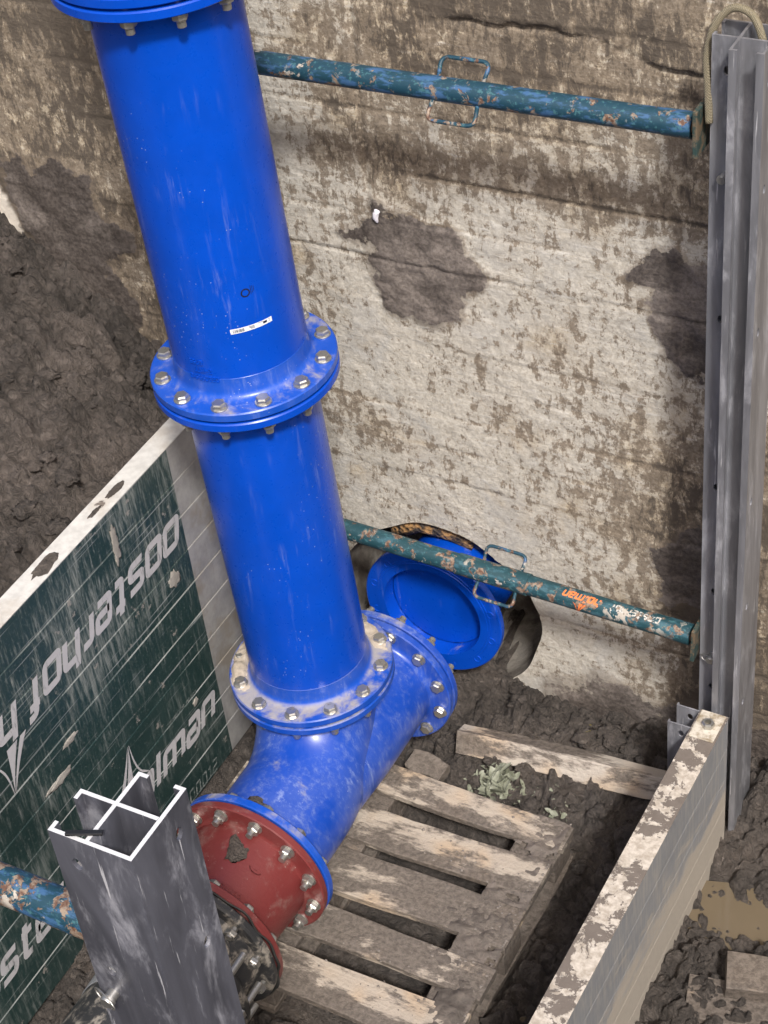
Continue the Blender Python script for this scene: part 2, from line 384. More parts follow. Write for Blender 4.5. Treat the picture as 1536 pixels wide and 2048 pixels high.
def plate_bm(bm, org, ux, uy, w, h, t, holes=(), nrm=None):
    """thin plate, w along ux, h along uy, thickness t along ux x uy, round/slotted holes (cx, cy, r)"""
    b = bmesh.new(); edges = []
    def loop(pts):
        vs = [b.verts.new((x, y, 0)) for x, y in pts]
        for i in range(len(vs)): edges.append(b.edges.new((vs[i], vs[(i+1) % len(vs)])))
    loop([(0, 0), (w, 0), (w, h), (0, h)])
    for cx, cy, r, *k in holes:
        ky = k[0] if k else 1.0
        loop([(cx+r*math.cos(a), cy+ky*r*math.sin(a)) for a in [2*math.pi*i/14 for i in range(14)]])
    bmesh.ops.triangle_fill(b, edges=edges, use_beauty=True)
    g = bmesh.ops.extrude_face_region(b, geom=b.faces[:])
    for v in [e for e in g['geom'] if isinstance(e, bmesh.types.BMVert)]: v.co.z += t
    bmesh.ops.recalc_face_normals(b, faces=b.faces)
    ux, uy = Vector(ux), Vector(uy); un = ux.cross(uy)
    for v in b.verts: v.co = Vector(org)+ux*v.co.x+uy*v.co.y+un*v.co.z
    tm = bpy.data.meshes.new('t'); b.to_mesh(tm); b.free(); bm.from_mesh(tm); bpy.data.meshes.remove(tm)
def copy_tree(o, parent=None):
    c = o.copy(); C.objects.link(c)
    if parent is not None: c.parent = parent
    for ch in o.children: copy_tree(ch, c)
    return c

# numpy noise
def _h(i, j, s):
    n = (i*374761393+j*668265263+s*974634777) & 0x7fffffff
    n = ((n ^ (n >> 13))*1274126177) & 0x7fffffff
    return ((n ^ (n >> 16)) & 0xffff)/65535.0
def vn(x, y, s=0):
    i = np.floor(x).astype(np.int64); j = np.floor(y).astype(np.int64); fx = x-i; fy = y-j
    fx = fx*fx*fx*(fx*(fx*6-15)+10); fy = fy*fy*fy*(fy*(fy*6-15)+10)
    a, b, c, d = _h(i, j, s), _h(i+1, j, s), _h(i, j+1, s), _h(i+1, j+1, s)
    return (a*(1-fx)+b*fx)*(1-fy)+(c*(1-fx)+d*fx)*fy-.5
def fbm(x, y, s=0, o=5, g=.5):
    r = 0; a = 1.0
    for k_ in range(o): r = r+a*vn(x*2**k_+k_*17.3, y*2**k_-k_*9.1, s+k_); a *= g
    return r
def worley(x, y, s=0):
    i = np.floor(x).astype(np.int64); j = np.floor(y).astype(np.int64)
    f1 = np.full(x.shape, 9.); f2 = f1.copy(); idv = np.zeros(x.shape)
    for di in (-1, 0, 1):
        for dj in (-1, 0, 1):
            px = i+di+_h(i+di, j+dj, s+1); py = j+dj+_h(i+di, j+dj, s+2)
            d = np.hypot(px-x, py-y); new = d < f1
            f2 = np.where(new, f1, np.minimum(f2, d)); idv = np.where(new, _h(i+di, j+dj, s+3), idv); f1 = np.where(new, d, f1)
    return f1, f2, idv
def sst(x, a, b):
    t = np.clip((x-a)/(b-a), 0, 1); return t*t*(3-2*t)
def clods(x, y, s, size, amp):
    wx = x+.35*size*fbm(x/size*1.3, y/size*1.3, s+40, 3); wy = y+.35*size*fbm(x/size*1.3+9, y/size*1.3, s+50, 3)
    f1, f2, idv = worley(wx/size, wy/size, s)
    return amp*(sst(f2-f1, .0, .35)*(.45+.75*idv)-.55*f1*.6)
def grid_mesh(xs, ys, zf, attr=None, drop=None):
    X, Y = np.meshgrid(xs, ys); Zs = zf(X, Y)
    V = np.stack([X, Y, Zs], -1).reshape(-1, 3)
    nx, ny = len(xs), len(ys); I = np.arange(nx*ny).reshape(ny, nx)
    F = np.stack([I[:-1, :-1], I[:-1, 1:], I[1:, 1:], I[1:, :-1]], -1).reshape(-1, 4)
    return V, F
def np_mesh(V, F, smooth=True):
    me = bpy.data.meshes.new('m'); n = len(F)
    me.vertices.add(len(V)); me.vertices.foreach_set('co', V.astype(np.float32).ravel())
    me.loops.add(n*4); me.loops.foreach_set('vertex_index', F.astype(np.int32).ravel())
    me.polygons.add(n); me.polygons.foreach_set('loop_start', np.arange(0, n*4, 4, dtype=np.int32))
    me.polygons.foreach_set('loop_total', np.full(n, 4, np.int32))
    me.polygons.foreach_set('use_smooth', np.full(n, smooth))
    me.update(calc_edges=True); return me

# ------------------------------------------------------------------ setting: mud floor, bank, outer ground
def floor_h(x, y):
    z = np.full(x.shape, -.665)
    z += .11*np.exp(-((y-.50)/.17)**2)*sst(x, .12, .4)*(1-.35*sst(x, .72, .95))      # heap along the wall
    z += .05*np.exp(-((x-.52)/.28)**2-((y-.30)/.12)**2)
    z += .04*sst(-x, .12, .34)                                                      # left side by the panel
    z -= .035*np.exp(-((x-.86)/.10)**2-((y+.55)/.22)**2)
    z -= .03*np.exp(-((x-.86)/.10)**2-((y+.02)/.10)**2)
    pl = sst(x, -.42, -.30)*sst(-x, -.74, -.66)*sst(y, -.72, -.62)*sst(-y, -.2, -.12)
    z -= .06*pl
    rg = sst(x, 1.08, 1.14)
    z += rg*(.02+.05*np.exp(-((y+.28)/.22)**2)*sst(x, 1.08, 1.2)+.05*sst(y, .33, .5))
    z -= rg*.06*np.exp(-((x-1.24)/.18)**2-((y-.11)/.10)**2)
    am = 1-.75*pl
    z += am*(.034*fbm(x*5, y*5, 3, 4)+clods(x, y, 5, .10, .036)+clods(x, y, 9, .042, .018)+.020*fbm(x*28, y*28, 7, 5, .66))
    return z
xs = np.concatenate([np.linspace(-.60, -.40, 12), np.arange(-.39, 1.62, .0055), np.linspace(1.64, 2.2, 30)])
ys = np.concatenate([np.linspace(-2.6, -1.25, 60), np.arange(-1.23, .70, .0055), [.80, 1.0, 1.3]])
V, F = grid_mesh(xs, ys, floor_h)
tag(link('mud_ground', np_mesh(V, F), 'mud'), kind='structure')

def bank_h(x, y):
    z = .455+.40*(-.46-x)-.34*sst(y, .12, .66)*np.clip((x+1.5)/1.04, 0, 1)
    z = np.minimum(z, 1.9+.1*fbm(x, y, 2, 3))
    z += .05*fbm(x*3, y*3, 13, 4)+clods(x, y, 15, .14, .050)+clods(x, y, 19, .055, .026)+.030*fbm(x*22, y*22, 17, 5, .66)
    near = sst(x, -.62, -.47)
    return np.minimum(z, z*(1-near)+near*(.50+.02*fbm(x*30, y*30, 4, 3)))
xs = np.concatenate([np.linspace(-6, -1.75, 40), np.arange(-1.73, -.455, .0065)])
ys = np.concatenate([np.linspace(-6, -1.3, 30), np.arange(-1.28, .68, .0065)])
V, F = grid_mesh(xs, ys, bank_h)
tag(link('soil_bank', np_mesh(V, F), 'soil'), kind='structure')

def outer_h(x, y):
    d = np.maximum(np.maximum(x-1.9, -y-2.3), 0)
    z = -.62+2.55*sst(d, 0, 1.9)+.12*fbm(x*1.5, y*1.5, 23, 4)*sst(d, .05, .6)
    z = np.where((x < 1.9) & (y > -2.3), -.80, z)
    return np.where((x < -.8), z-.6*sst(-x, .8, 1.5)*(z < 1.5), z)
xs = np.concatenate([np.linspace(-120, -7, 12), np.linspace(-6, 1.85, 40), np.linspace(1.9, 4.5, 40), np.linspace(5, 120, 14)])
ys = np.concatenate([np.linspace(-120, -6, 14), np.linspace(-5, -2.35, 40), np.linspace(-2.3, .62, 20)])
V, F = grid_mesh(xs, ys, outer_h)
tag(link('site_ground', np_mesh(V, F), 'soil'), kind='structure')

xs = np.linspace(-120, 120, 60); ys = np.linspace(1.0, 120, 40)
V, F = grid_mesh(xs, ys, lambda x, y: 1.85+.1*fbm(x*.5, y*.5, 27, 3))
tag(link('site_ground', np_mesh(V, F), 'soil'), kind='structure')
# puddles
def puddle(name, cx, cy, rx, ry, z):
    bm = bmesh.new(); n = 40
    vs = [bm.verts.new((cx+rx*(1+.18*math.sin(3*a+cx*9)+.08*math.sin(7*a))*math.cos(a), cy+ry*(1+.15*math.sin(2*a+1))*math.sin(a), z)) for a in [2*math.pi*i/n for i in range(n)]]
    bm.faces.new(vs); return tag(link(name, to_mesh(bm), 'water'), kind='structure')
puddle('puddle_water', 1.31, .115, .30, .15, -.655)
puddle('puddle_water', .86, -.56, .14, .26, -.700)
puddle('puddle_water', .85, -.01, .11, .10, -.694)

# ------------------------------------------------------------------ concrete wall with cored hole
WY = .65; HX, HZ, HR = .055, -.345, .328
def hole_r(a): return HR*(1+.025*np.sin(2*a+.8)+.016*np.sin(5*a)+.008*np.sin(11*a+1))
def sdf(px, pz, poly):
    d = np.full(px.shape, 9.); ins = np.zeros(px.shape, bool); n = len(poly)
    for i in range(n):
        (ax, az), (bx, bz) = poly[i], poly[(i+1) % n]
        ex, ez = bx-ax, bz-az; wx, wz = px-ax, pz-az
        t = np.clip((wx*ex+wz*ez)/(ex*ex+ez*ez), 0, 1); d = np.minimum(d, np.hypot(wx-ex*t, wz-ez*t))
        c = ((az <= pz) != (bz <= pz)) & (px < ax+(pz-az)*ex/np.where(ez == 0, 1e-9, ez)); ins ^= c
    return np.where(ins, -d, d)
P1 = [(-1.278, .978), (-1.167, .981), (-1.068, 1.018), (-.953, .987), (-.964, .87), (-.926, .844), (-.837, .811), (-.867, .754), (-.969, .698), (-.849, .512), (-.904, .426), (-1.049, .521), (-1.18, .591), (-1.241, .782), (-1.273, .929)]
PL = [(-1.40, .93), (-1.294, .857), (-1.256, .726), (-1.16, .545), (-1.284, .54), (-1.362, .66), (-1.42, .698)]
P2 = [(-.125, .954), (-.049, 1.016), (-.02, 1.074), (.02, 1.029), (.195, 1.034), (.205, .975), (.287, .916), (.27, .882), (.201, .835), (.196, .778), (.095, .731), (.004, .742), (-.042, .813), (-.037, .925), (-.054, .968)]
P3 = [(.703, 1.006), (.755, 1.089), (.807, 1.1), (.87, 1.092), (1.05, 1.09), (1.05, .767), (.835, .734), (.782, .751), (.768, .81), (.742, .88), (.722, .936), (.768, .983)]
P4 = [(.754, .131), (.883, .227), (1.0, -.083), (.783, -.067)]
SEAMS = [1.64, 1.50, 1.345, 1.178, 1.035, .905, .77, .648, .53, .41, .29, .17, .03, -.12, -.27, -.42]
gx = np.concatenate([np.linspace(-7, -1.85, 10), np.arange(-1.8, 1.45, .0072), np.linspace(1.5, 7, 10)])
gz = np.concatenate([[-1.2, -.9], np.arange(-.78, 1.98, .0072), [2.0, 2.1, 2.3]])
X, Zz = np.meshgrid(gx, gz)
X0, Z0 = X.copy(), Zz.copy()
# snap grid points to the hole edge
dx, dz = X-HX, Zz-HZ; rr = np.hypot(dx, dz); aa = np.arctan2(dz, dx); hr = hole_r(aa)
inside = rr < hr
near = (np.abs(rr-hr) < .0036)
X = np.where(near, HX+hr*np.cos(aa), X); Zz = np.where(near, HZ+hr*np.sin(aa), Zz); inside = inside & ~near
rel = .0035*fbm(X*9, Zz*9, 31, 4)+.0022*fbm(X*55, Zz*55, 33, 3)
sl = .0*X
bi = np.zeros(X.shape); zw = Zz+.003*fbm(X*2.0, Zz*0+3, 35, 3)
for i, s_ in enumerate(SEAMS):
    lo = SEAMS[i+1] if i+1 < len(SEAMS) else -9
    bi = np.where((zw < s_) & (zw >= lo), (_h(np.int64(i), np.int64(3), 2)-.5)*.0035, bi)
    wgt = .45+.55*_h(np.int64(i), np.int64(8), 4); wgt = 1.6 if abs(s_-1.178) < .01 else wgt
    if i == 0: seamd = np.zeros(X.shape)
    brk = sst(fbm(X*2.5+i*3, Zz*0+i, 37, 3), -.35, .05)
    seamd += .30*wgt*brk*np.exp(-((zw-s_-.002)/.007)**2)
    rel -= .0045*wgt*brk*np.exp(-((zw-s_)/.0030)**2)
rel += bi
rel -= .006*np.exp(-((X+.035-.05*(Zz-1.3)*.3)/.006)**2)*sst(Zz, 1.0, 1.15)            # vertical pour joint
ledge = 1.625+.022*fbm(X*7, Zz*0, 41, 5, .6)-.05*sst(X, .55, .8)
lk = sst(X, .10, .25)*(.25+.75*sst(fbm(X*6, Zz*0+5, 42, 3), -.25, .2)); rel += .010*sst(Zz-ledge, -.004, .006)*lk; rel -= .010*np.exp(-((Zz-ledge+.006)/.006)**2)*lk
nz = .045*fbm(X*14, Zz*14, 43, 5, .6)
mudm = np.zeros(X.shape)
for P_ in (P1, P2, P3, P4): mudm = np.maximum(mudm, sst(-(sdf(X, Zz, P_)+nz), -.034, .022))
mudm = np.where(Zz < -.30, np.maximum(mudm, sst(-Zz+.10*fbm(X*5, Zz*5, 47, 4), .43, .54)*sst(X, .30, .52)), mudm)
lite = sst(-(sdf(X, Zz, PL)+nz), -.008, .008)*(1-sst(mudm, .2, .6))
mudm2 = mudm*(X < 8)
rel += mudm2*(.004+.007*np.clip(fbm(X*22, Zz*22, 51, 5)+.2, -.1, 1))
den = .42+.28*sst(-X, .25, .8)+.14*sst(Zz, 1.2, 1.5)-.04*sst(X, .0, .3)*sst(-Zz, -1.1, -.9)*sst(Zz, -.15, .2)
den += .42*fbm(X*2.6, Zz*2.6, 55, 4)+.20*np.exp(-((Zz-1.22)/.08)**2)*sst(X, -.3, .1)-.20*np.exp(-((X-.57)/.25)**2-((Zz+.22)/.28)**2)  # darker band below the top strut; sunlit patch beside the hole painted paler
den += .6*seamd
den += .22*np.exp(-((Zz-.33)/.10)**2-((X+.20)/.20)**2)+.26*sst(X, .74, .90)*sst(-Zz, -.6, -.1)  # last term paints the far post's shadow strip onto the wall
nxn, nzn = len(gx), len(gz); I = np.arange(nxn*nzn).reshape(nzn, nxn)
F = np.stack([I[:-1, :-1], I[:-1, 1:], I[1:, 1:], I[1:, :-1]], -1).reshape(-1, 4)
ins = inside.ravel(); keep = ~(ins[F].any(1)); FD = F[~keep]; F = F[keep]
bad = np.zeros(nxn*nzn, bool); bad[FD.ravel()] = True; kp = np.zeros(nxn*nzn, bool); kp[F.ravel()] = True
bnd = (bad & kp).reshape(X.shape); a2 = np.arctan2(Zz-HZ, X-HX); h2 = hole_r(a2)
X = np.where(bnd, HX+h2*np.cos(a2), X); Zz = np.where(bnd, HZ+h2*np.sin(a2), Zz)
V = np.stack([X, WY-rel, Zz], -1).reshape(-1, 3)
me = np_mesh(V, F)
at = me.attributes.new('Mask', 'FLOAT_VECTOR', 'POINT')
at.data.foreach_set('vector', np.stack([mudm, lite, np.clip(den, 0, 1)], -1).astype(np.float32).ravel())
wall = thing('concrete_wall', 'old board marked concrete wall with mud patches and a cored round hole', 'wall', (0, WY, 0))
o = link('wall_face', me, 'wall', wall); o.location = (0, -WY, 0)
# sleeve of the hole
bm = bmesh.new(); rings = []
for q, (yy, sc) in enumerate(((-.001, 1.001), (.03, 1.004), (.10, 1.0), (.22, 1.0), (.34, .99), (.36, .40), (.36, .05))):
    rings.append([bm.verts.new((HX+float(hole_r(np.array(a)))*sc*math.cos(a)*(1+(.010 if q else 0)*math.sin(9*a+q)), yy, HZ+float(hole_r(np.array(a)))*sc*math.sin(a)*(1+(.010 if q else 0)*math.sin(9*a+q)))) for a in [2*math.pi*i/120 for i in range(120)]])
for A, B in zip(rings, rings[1:]):
    for i in range(120): bm.faces.new((A[i], A[(i+1) % 120], B[(i+1) % 120], B[i]))
link('hole_sleeve', to_mesh(bm, True), 'hole', wall)
bm = tube_bm([(-.10, .04, -.10), (-.02, .05, -.062), (.08, .05, -.055), (.16, .06, -.085)], .038, 12)
for v in bm.verts: v.co += Vector((random.uniform(-.006, .006), 0, random.uniform(-.006, .006)))
link('rusty_fill', to_mesh(bm, True), 'fill', wall)
bm = bmesh.new(); bmesh.ops.create_icosphere(bm, subdivisions=2, radius=.012)
for v in bm.verts: v.co = Vector((v.co.x*.8+.004*math.sin(v.co.z*300), v.co.y*.6, v.co.z*(1.0 if v.co.z > 0 else 2.6)))
link('foam_drip', to_mesh(bm, True), 'foam', wall, (-.012, -.014, 1.052))

link('wall_core', to_mesh(box_bm(-7, 7, .012, .40, .10, 2.28)), 'hole', wall)
link('wall_core', to_mesh(box_bm(-7, -.46, .012, .40, -1.2, .0995)), 'hole', wall)
link('wall_core', to_mesh(box_bm(.50, 7, .012, .40, -1.2, .0995)), 'hole', wall)
# mound of mud through the hole bottom
def spill_h(x, y):
    e = np.hypot((x-.10)/.34, (y-.64)/.20)
    return -.74+.20*(1-sst(e, .1, 1.0))+clods(x, y, 61, .05, .022)+.012*fbm(x*30, y*30, 63, 4)
V, F = grid_mesh(np.arange(-.26, .46, .008), np.arange(.42, .88, .008), spill_h)
tag(link('mud_spill', np_mesh(V, F), 'mud'), kind='structure')

# ------------------------------------------------------------------ pipework
RB, RF, BC = .163, .2275, .200
def arcpts(cx, cz, r, a0, a1, n=6): return [(cx+r*math.cos(R(a0+(a1-a0)*i/n)), cz+r*math.sin(R(a0+(a1-a0)*i/n))) for i in range(n+1)]
TF = .026
def flange_prof(t=TF, rin=.150, rb=RB):      # mating face at z=0, hub rising towards +z
    c = .003
    return [(rin, .0015), (.184, .0015), (.185, .003), (RF-c, .003), (RF, .003+c), (RF, t-c), (RF-c, t)] + \
        arcpts(rb+.024, t+.022, .022, -90, -180, 6) + [(rb+.0005, t+.055), (rb-.004, t+.06), (rin, t+.06)]
me_flange = to_mesh(lathe(flange_prof(), 128), True, 35)
def hexbolt():
    bm = bmesh.new()
    def prism(r, z0, z1, ch):
        prof = [(z0, r), (z1-ch, r), (z1, r*.86)]
        rings = [[bm.verts.new((q*math.cos(i*math.pi/3), q*math.sin(i*math.pi/3), z)) for i in range(6)] for z, q in prof]
        for A, B in zip(rings, rings[1:]):
            for i in range(6): bm.faces.new((A[i], A[(i+1) % 6], B[(i+1) % 6], B[i]))
        bm.faces.new(rings[0][::-1]); bm.faces.new(rings[-1])
    prism(.0173, .0036, .0165, .0035)
    g = bmesh.ops.create_cone(bm, segments=14, radius1=.0098, radius2=.0098, depth=.090, cap_ends=True)
    for v in g['verts']: v.co.z -= .0415
    return to_mesh(bm)
me_bolt = hexbolt()
def hexnut():
    prof = [(.0102, .0), (.0160, .0), (.0173, .0025), (.0173, .0125), (.0155, .0155), (.0102, .0155)]
    bm = bmesh.new()
    rings = [[bm.verts.new((r*math.cos(i*math.pi/3), r*math.sin(i*math.pi/3), -z)) for i in range(6)] for r, z in prof]
    for j in range(len(rings)):
        A, B = rings[j], rings[(j+1) % len(rings)]
        for i in range(6): bm.faces.new((A[i], A[(i+1) % 6], B[(i+1) % 6], B[i]))
    return to_mesh(bm)
me_nut = hexnut()
me_washer = to_mesh(lathe([(.0104, 0), (.0205, 0), (.0205, .0030), (.0200, .0034), (.0104, .0034)], 28), True, 30)
for me_ in (me_bolt, me_nut, me_washer): me_.materials.append(MB['steel'])
def bolts(parent, z_head, flip, grip, n=12, ph=15, skip=(), bc=BC, axis=None):
    """bolts round the local z axis: heads on top at z_head (flip: heads below)"""
    for i in range(n):
        if i in skip: continue
        a = R(ph+360/n*i); sgn = -1 if flip else 1
        b = link('bolt', me_bolt, None, parent, (bc*math.cos(a), bc*math.sin(a), z_head))
        b.rotation_euler = (math.pi if flip else 0, 0, random.uniform(0, 1.04))
        link('washer', me_washer, None, b, (0, 0, .0002))
        link('nut', me_nut, None, b, (0, 0, -grip-.0036), (0, 0, random.uniform(0, 1)))
        link('washer', me_washer, None, b, (0, 0, -grip-.0035))

tilt = Vector((-.0332, -.0113, 1)).normalized()
TQ = Vector((0, 0, 1)).rotation_difference(tilt).to_euler()
def axis_at(z): return Vector((-.0332*z, -.0113*z, z))
def barrel(z0, z1, rb=RB, rin=.150):
    return to_mesh(lathe([(rb, z0), (rb, z1), (rin, z1), (rin, z0)], 128), True, 35)
J0, J1, J2 = -.032, .997, 2.018       # joint planes up the riser
LEN = J1-J0
def riser(label, z0, z1, mats, bolt_bottom=True):
    t = thing('flanged_pipe', label, 'pipe', axis_at(z0), TQ, 'flanged blue riser pipes')
    L = z1-z0
    link('barrel', barrel(.05, L-.05), mats[0], t)
    f = me_flange.copy(); link('flange', f, mats[1], t)
    f2 = me_flange.copy(); link('flange', f2, mats[2], t, (0, 0, L), (math.pi, 0, 0))
    if bolt_bottom: bolts(t, TF+.0002, False, 2*TF)
    return t
pipe_mid = riser('dusty blue flanged pipe section standing on the tee', J0, J1, ('blue_mid', 'blue_low', 'blue'))
pipe_up = riser('clean blue flanged pipe section carrying a white barcode sticker', J1, J2, ('blue', 'blue_flange', 'blue'))
pipe_top = riser('topmost blue flanged pipe section above the clean stickered pipe', J2, J2+.62, ('blue', 'blue', 'blue'))
for p_ in (pipe_mid, pipe_up, pipe_top):
    g = lathe([(.15, -.0014), (.186, -.0014), (.186, .0014), (.15, .0014)], 64); link('gasket', to_mesh(g, True, 30), 'rubber', p_)

# stroke lettering ------------------------------------------------
GL = {'o': (.8, [([(.0, 0), (.8, 0), (.8, 1), (0, 1)], True)]),
      's': (.75, [([(.75, 1), (0, 1), (0, .52), (.75, .48), (.75, 0), (0, 0)], False)]),
      't': (.6, [([(.2, 1.35), (.2, 0), (.6, 0)], False), ([(0, 1), (.58, 1)], False)]),
      'e': (.75, [([(0.02, .48), (.75, .48), (.75, 1), (0, 1), (0, 0), (.72, 0)], False)]),
      'r': (.5, [([(0, 0), (0, 1), (.5, 1)], False)]),
      'h': (.75, [([(0, 1.4), (0, 0)], False), ([(0.05, 1), (.75, 1), (.75, 0)], False)]),
      'f': (.55, [([(.6, 1.38), (.2, 1.38), (.2, 0)], False), ([(0, 1), (.55, 1)], False)]),
      'l': (.2, [([(.1, 1.4), (.1, 0)], False)]),
      'm': (1.3, [([(0, 0), (0, 1), (1.3, 1), (1.3, 0)], False), ([(.65, .95), (.65, 0)], False)]),
      'a': (.75, [([(.05, 1), (.75, 1), (.75, 0), (0, 0), (0, .52), (.7, .52)], False)]),
      'n': (.75, [([(0, 0), (0, 1), (.75, 1), (.75, 0)], False)]),
      '0': (.7, [([(0, 0), (.7, 0), (.7, 1.4), (0, 1.4)], True)]), '1': (.35, [([(0, 1.1), (.3, 1.4), (.3, 0)], False)]),
      '2': (.7, [([(0, 1.4), (.7, 1.4), (.7, .72), (0, .6), (0, 0), (.7, 0)], False)]),
      '5': (.7, [([(.7, 1.4), (0, 1.4), (0, .75), (.7, .7), (.7, 0), (0, 0)], False)]),
      '6': (.7, [([(.7, 1.4), (0, 1.4), (0, 0), (.7, 0), (.7, .7), (.05, .7)], False)]),
      '9': (.7, [([(0, 0), (.7, 0), (.7, 1.4), (0, 1.4), (0, .7), (.65, .7)], False)]),
      '7': (.7, [([(0, 1.4), (.7, 1.4), (.3, 0)], False)]), '-': (.5, [([(0, .7), (.5, .7)], False)]),
      'L': (.65, [([(0, 1.4), (0, 0), (.65, 0)], False)]), 'E': (.65, [([(.65, 1.4), (0, 1.4), (0, 0), (.65, 0)], False), ([(.05, .7), (.55, .7)], False)]),
      'N': (.7, [([(0, 0), (0, 1.4), (.7, 0), (.7, 1.4)], False)]), 'T': (.7, [([(0, 1.4), (.7, 1.4)], False), ([(.35, 1.35), (.35, 0)], False)]),
      'I': (.1, [([(.05, 1.4), (.05, 0)], False)]), 'O': (.7, [([(0, 0), (.7, 0), (.7, 1.4), (0, 1.4)], True)])}
def ribbon(pts, wd, closed, rad):
    P_ = [Vector((x, y, 0)) for x, y in pts]
    if closed:
        mid = (P_[0]+P_[1])/2; path = round_path([mid]+P_[1:]+[P_[0], mid], rad, 4)[:-1]
    else: path = round_path(P_, rad, 4) if len(P_) > 2 else P_
    n = len(path); Lf, Rt = [], []
    for i, p in enumerate(path):
        a = path[i-1] if (closed or i) else None; b = path[(i+1) % n] if (closed or i < n-1) else None
        d1 = (p-a).normalized() if a is not None else None; d2 = (b-p).normalized() if b is not None else None
        d = (d1+d2).normalized() if d1 is not None and d2 is not None else (d1 or d2)
        nn = Vector((-d.y, d.x, 0)); k_ = 1.0
        if d1 is not None and d2 is not None:
            k_ = 1/max(.5, nn.dot(Vector((-d1.y, d1.x, 0))))
        Lf.append(p+nn*wd*.5*k_); Rt.append(p-nn*wd*.5*k_)
    return Lf, Rt, closed
def letter_mesh(ch, place, wd=.29, shear=.28, rad=.16, h0=.0008, raised=0.0, sub=1):
    bm = bmesh.new(); W_, strokes = GL[ch]
    for si, (pts, cl) in enumerate(strokes):
        Lf, Rt, c_ = ribbon(pts, wd, cl, rad); n = len(Lf); h = h0+si*.0003
        f = lambda p: bm.verts.new(place(p.x+shear*p.y, p.y, h+raised))
        A = [f(p) for p in Lf]; B = [f(p) for p in Rt]
        if raised:
            g = lambda p: bm.verts.new(place(p.x+shear*p.y, p.y, 0))
            A2 = [g(p) for p in Lf]; B2 = [g(p) for p in Rt]
        for i in range(n if c_ else n-1):
            j = (i+1) % n
            bm.faces.new((A[i], A[j], B[j], B[i]))
            if raised:
                bm.faces.new((A2[i], A2[j], A[j], A[i])); bm.faces.new((B[i], B[j], B2[j], B2[i]))
    return to_mesh(bm)
def write(text, place, mat, parent, gap=.33, raised=0.0, name='letter', **kw):
    x = 0.0
    for ch in text:
        if ch != ' ':
            link(name, letter_mesh(ch, (lambda u, v, h, x=x: place(x+u, v, h)), raised=raised, **kw), mat, parent)
            x += GL[ch][0]+gap
        else: x += .8
    return x

# sticker, stamp and cast numbers on the upper pipe (local pipe frame, z measured up the barrel)
def on_barrel(a0, z0, s, r=RB, flip=1):      # text frame on a vertical barrel: u -> +angle, v -> +z
    def pl(u, v, h):
        a = R(a0)+flip*u*s/r; return (( r+h)*math.cos(a), (r+h)*math.sin(a), z0+flip*v*s)
    return pl
zs = 1.206-J1
st = bmesh.new(); nn = 16
rows = [[st.verts.new(((RB+.0006)*math.cos(R(-57.5+36*i/nn)), (RB+.0006)*math.sin(R(-57.5+36*i/nn)), zs+zz)) for i in range(nn+1)] for zz in (-.0065, .0065)]
for i in range(nn): st.faces.new((rows[0][i], rows[0][i+1], rows[1][i+1], rows[1][i]))
stk = link('barcode_sticker', to_mesh(st, True), 'sticker', pipe_up)
def ink_quad(bm, a0, a1, z0, z1, r=RB+.0011):
    n = max(1, int(abs(a1-a0)/3))
    for i in range(n):
        b0, b1 = R(a0+(a1-a0)*i/n), R(a0+(a1-a0)*(i+1)/n)
        bm.faces.new([bm.verts.new((r*math.cos(a), r*math.sin(a), zs+z)) for a, z in ((b0, z0), (b1, z0), (b1, z1), (b0, z1))])
bi_ = bmesh.new(); a = -55.4
while a < -46.5:
    w_ = random.choice((.22, .35, .55)); ink_quad(bi_, a, a+w_, -.004, .004); a += w_+random.choice((.2, .3, .45))
ink_quad(bi_, -30, -26.4, -.002, .0035)
for j in range(4): ink_quad(bi_, -42.5+.6*j, -37.5, .0032-j*.0021, .0042-j*.0021)
ink_quad(bi_, -34, -29.5, .0042, .005); ink_quad(bi_, -25, -23, .0035, .0043); ink_quad(bi_, -24.6, -23.4, -.001, .0)
link('barcode', to_mesh(bi_), 'ink', stk)
zo = 1.298-J1
bm = bmesh.new(); n = 22
for rr_, ww in ((.0095, .0017),):
    o_ = [[bm.verts.new(((RB+.0007)*math.cos(R(-39.2)+q*math.cos(t)/RB), (RB+.0007)*math.sin(R(-39.2)+q*math.cos(t)/RB), zo+q*math.sin(t))) for t in [2*math.pi*i/n for i in range(n)]] for q in (rr_-ww, rr_+ww)]
    for i in range(n): bm.faces.new((o_[0][i], o_[0][(i+1) % n], o_[1][(i+1) % n], o_[1][i]))
for q in range(3):
    a_ = R(-34.6+q*1.3)
    vs = [bm.verts.new(((RB+.0007)*math.cos(a_+e), (RB+.0007)*math.sin(a_+e), zo+.004+z_)) for e, z_ in ((-.004, -.012+q*.003), (.003, -.012+q*.003), (.006, .011-q*.002), (-.001, .011-q*.002))]
    bm.faces.new(vs)
link('stamp', to_mesh(bm), 'ink', pipe_up)
for txt, a0, zc, n_ in (('0660559 10', -75.5, 1.083, 0), ('2-1177', -80.5, 1.106, 0), ('6799', -87.5, 1.127, 0)):
    write(txt.replace(' ', ''), on_barrel(a0, zc-J1, .0082, RB+.0005, -1), 'blue', pipe_up, gap=.42, raised=.0018, name='cast_digit', wd=.22, shear=0, rad=.2)

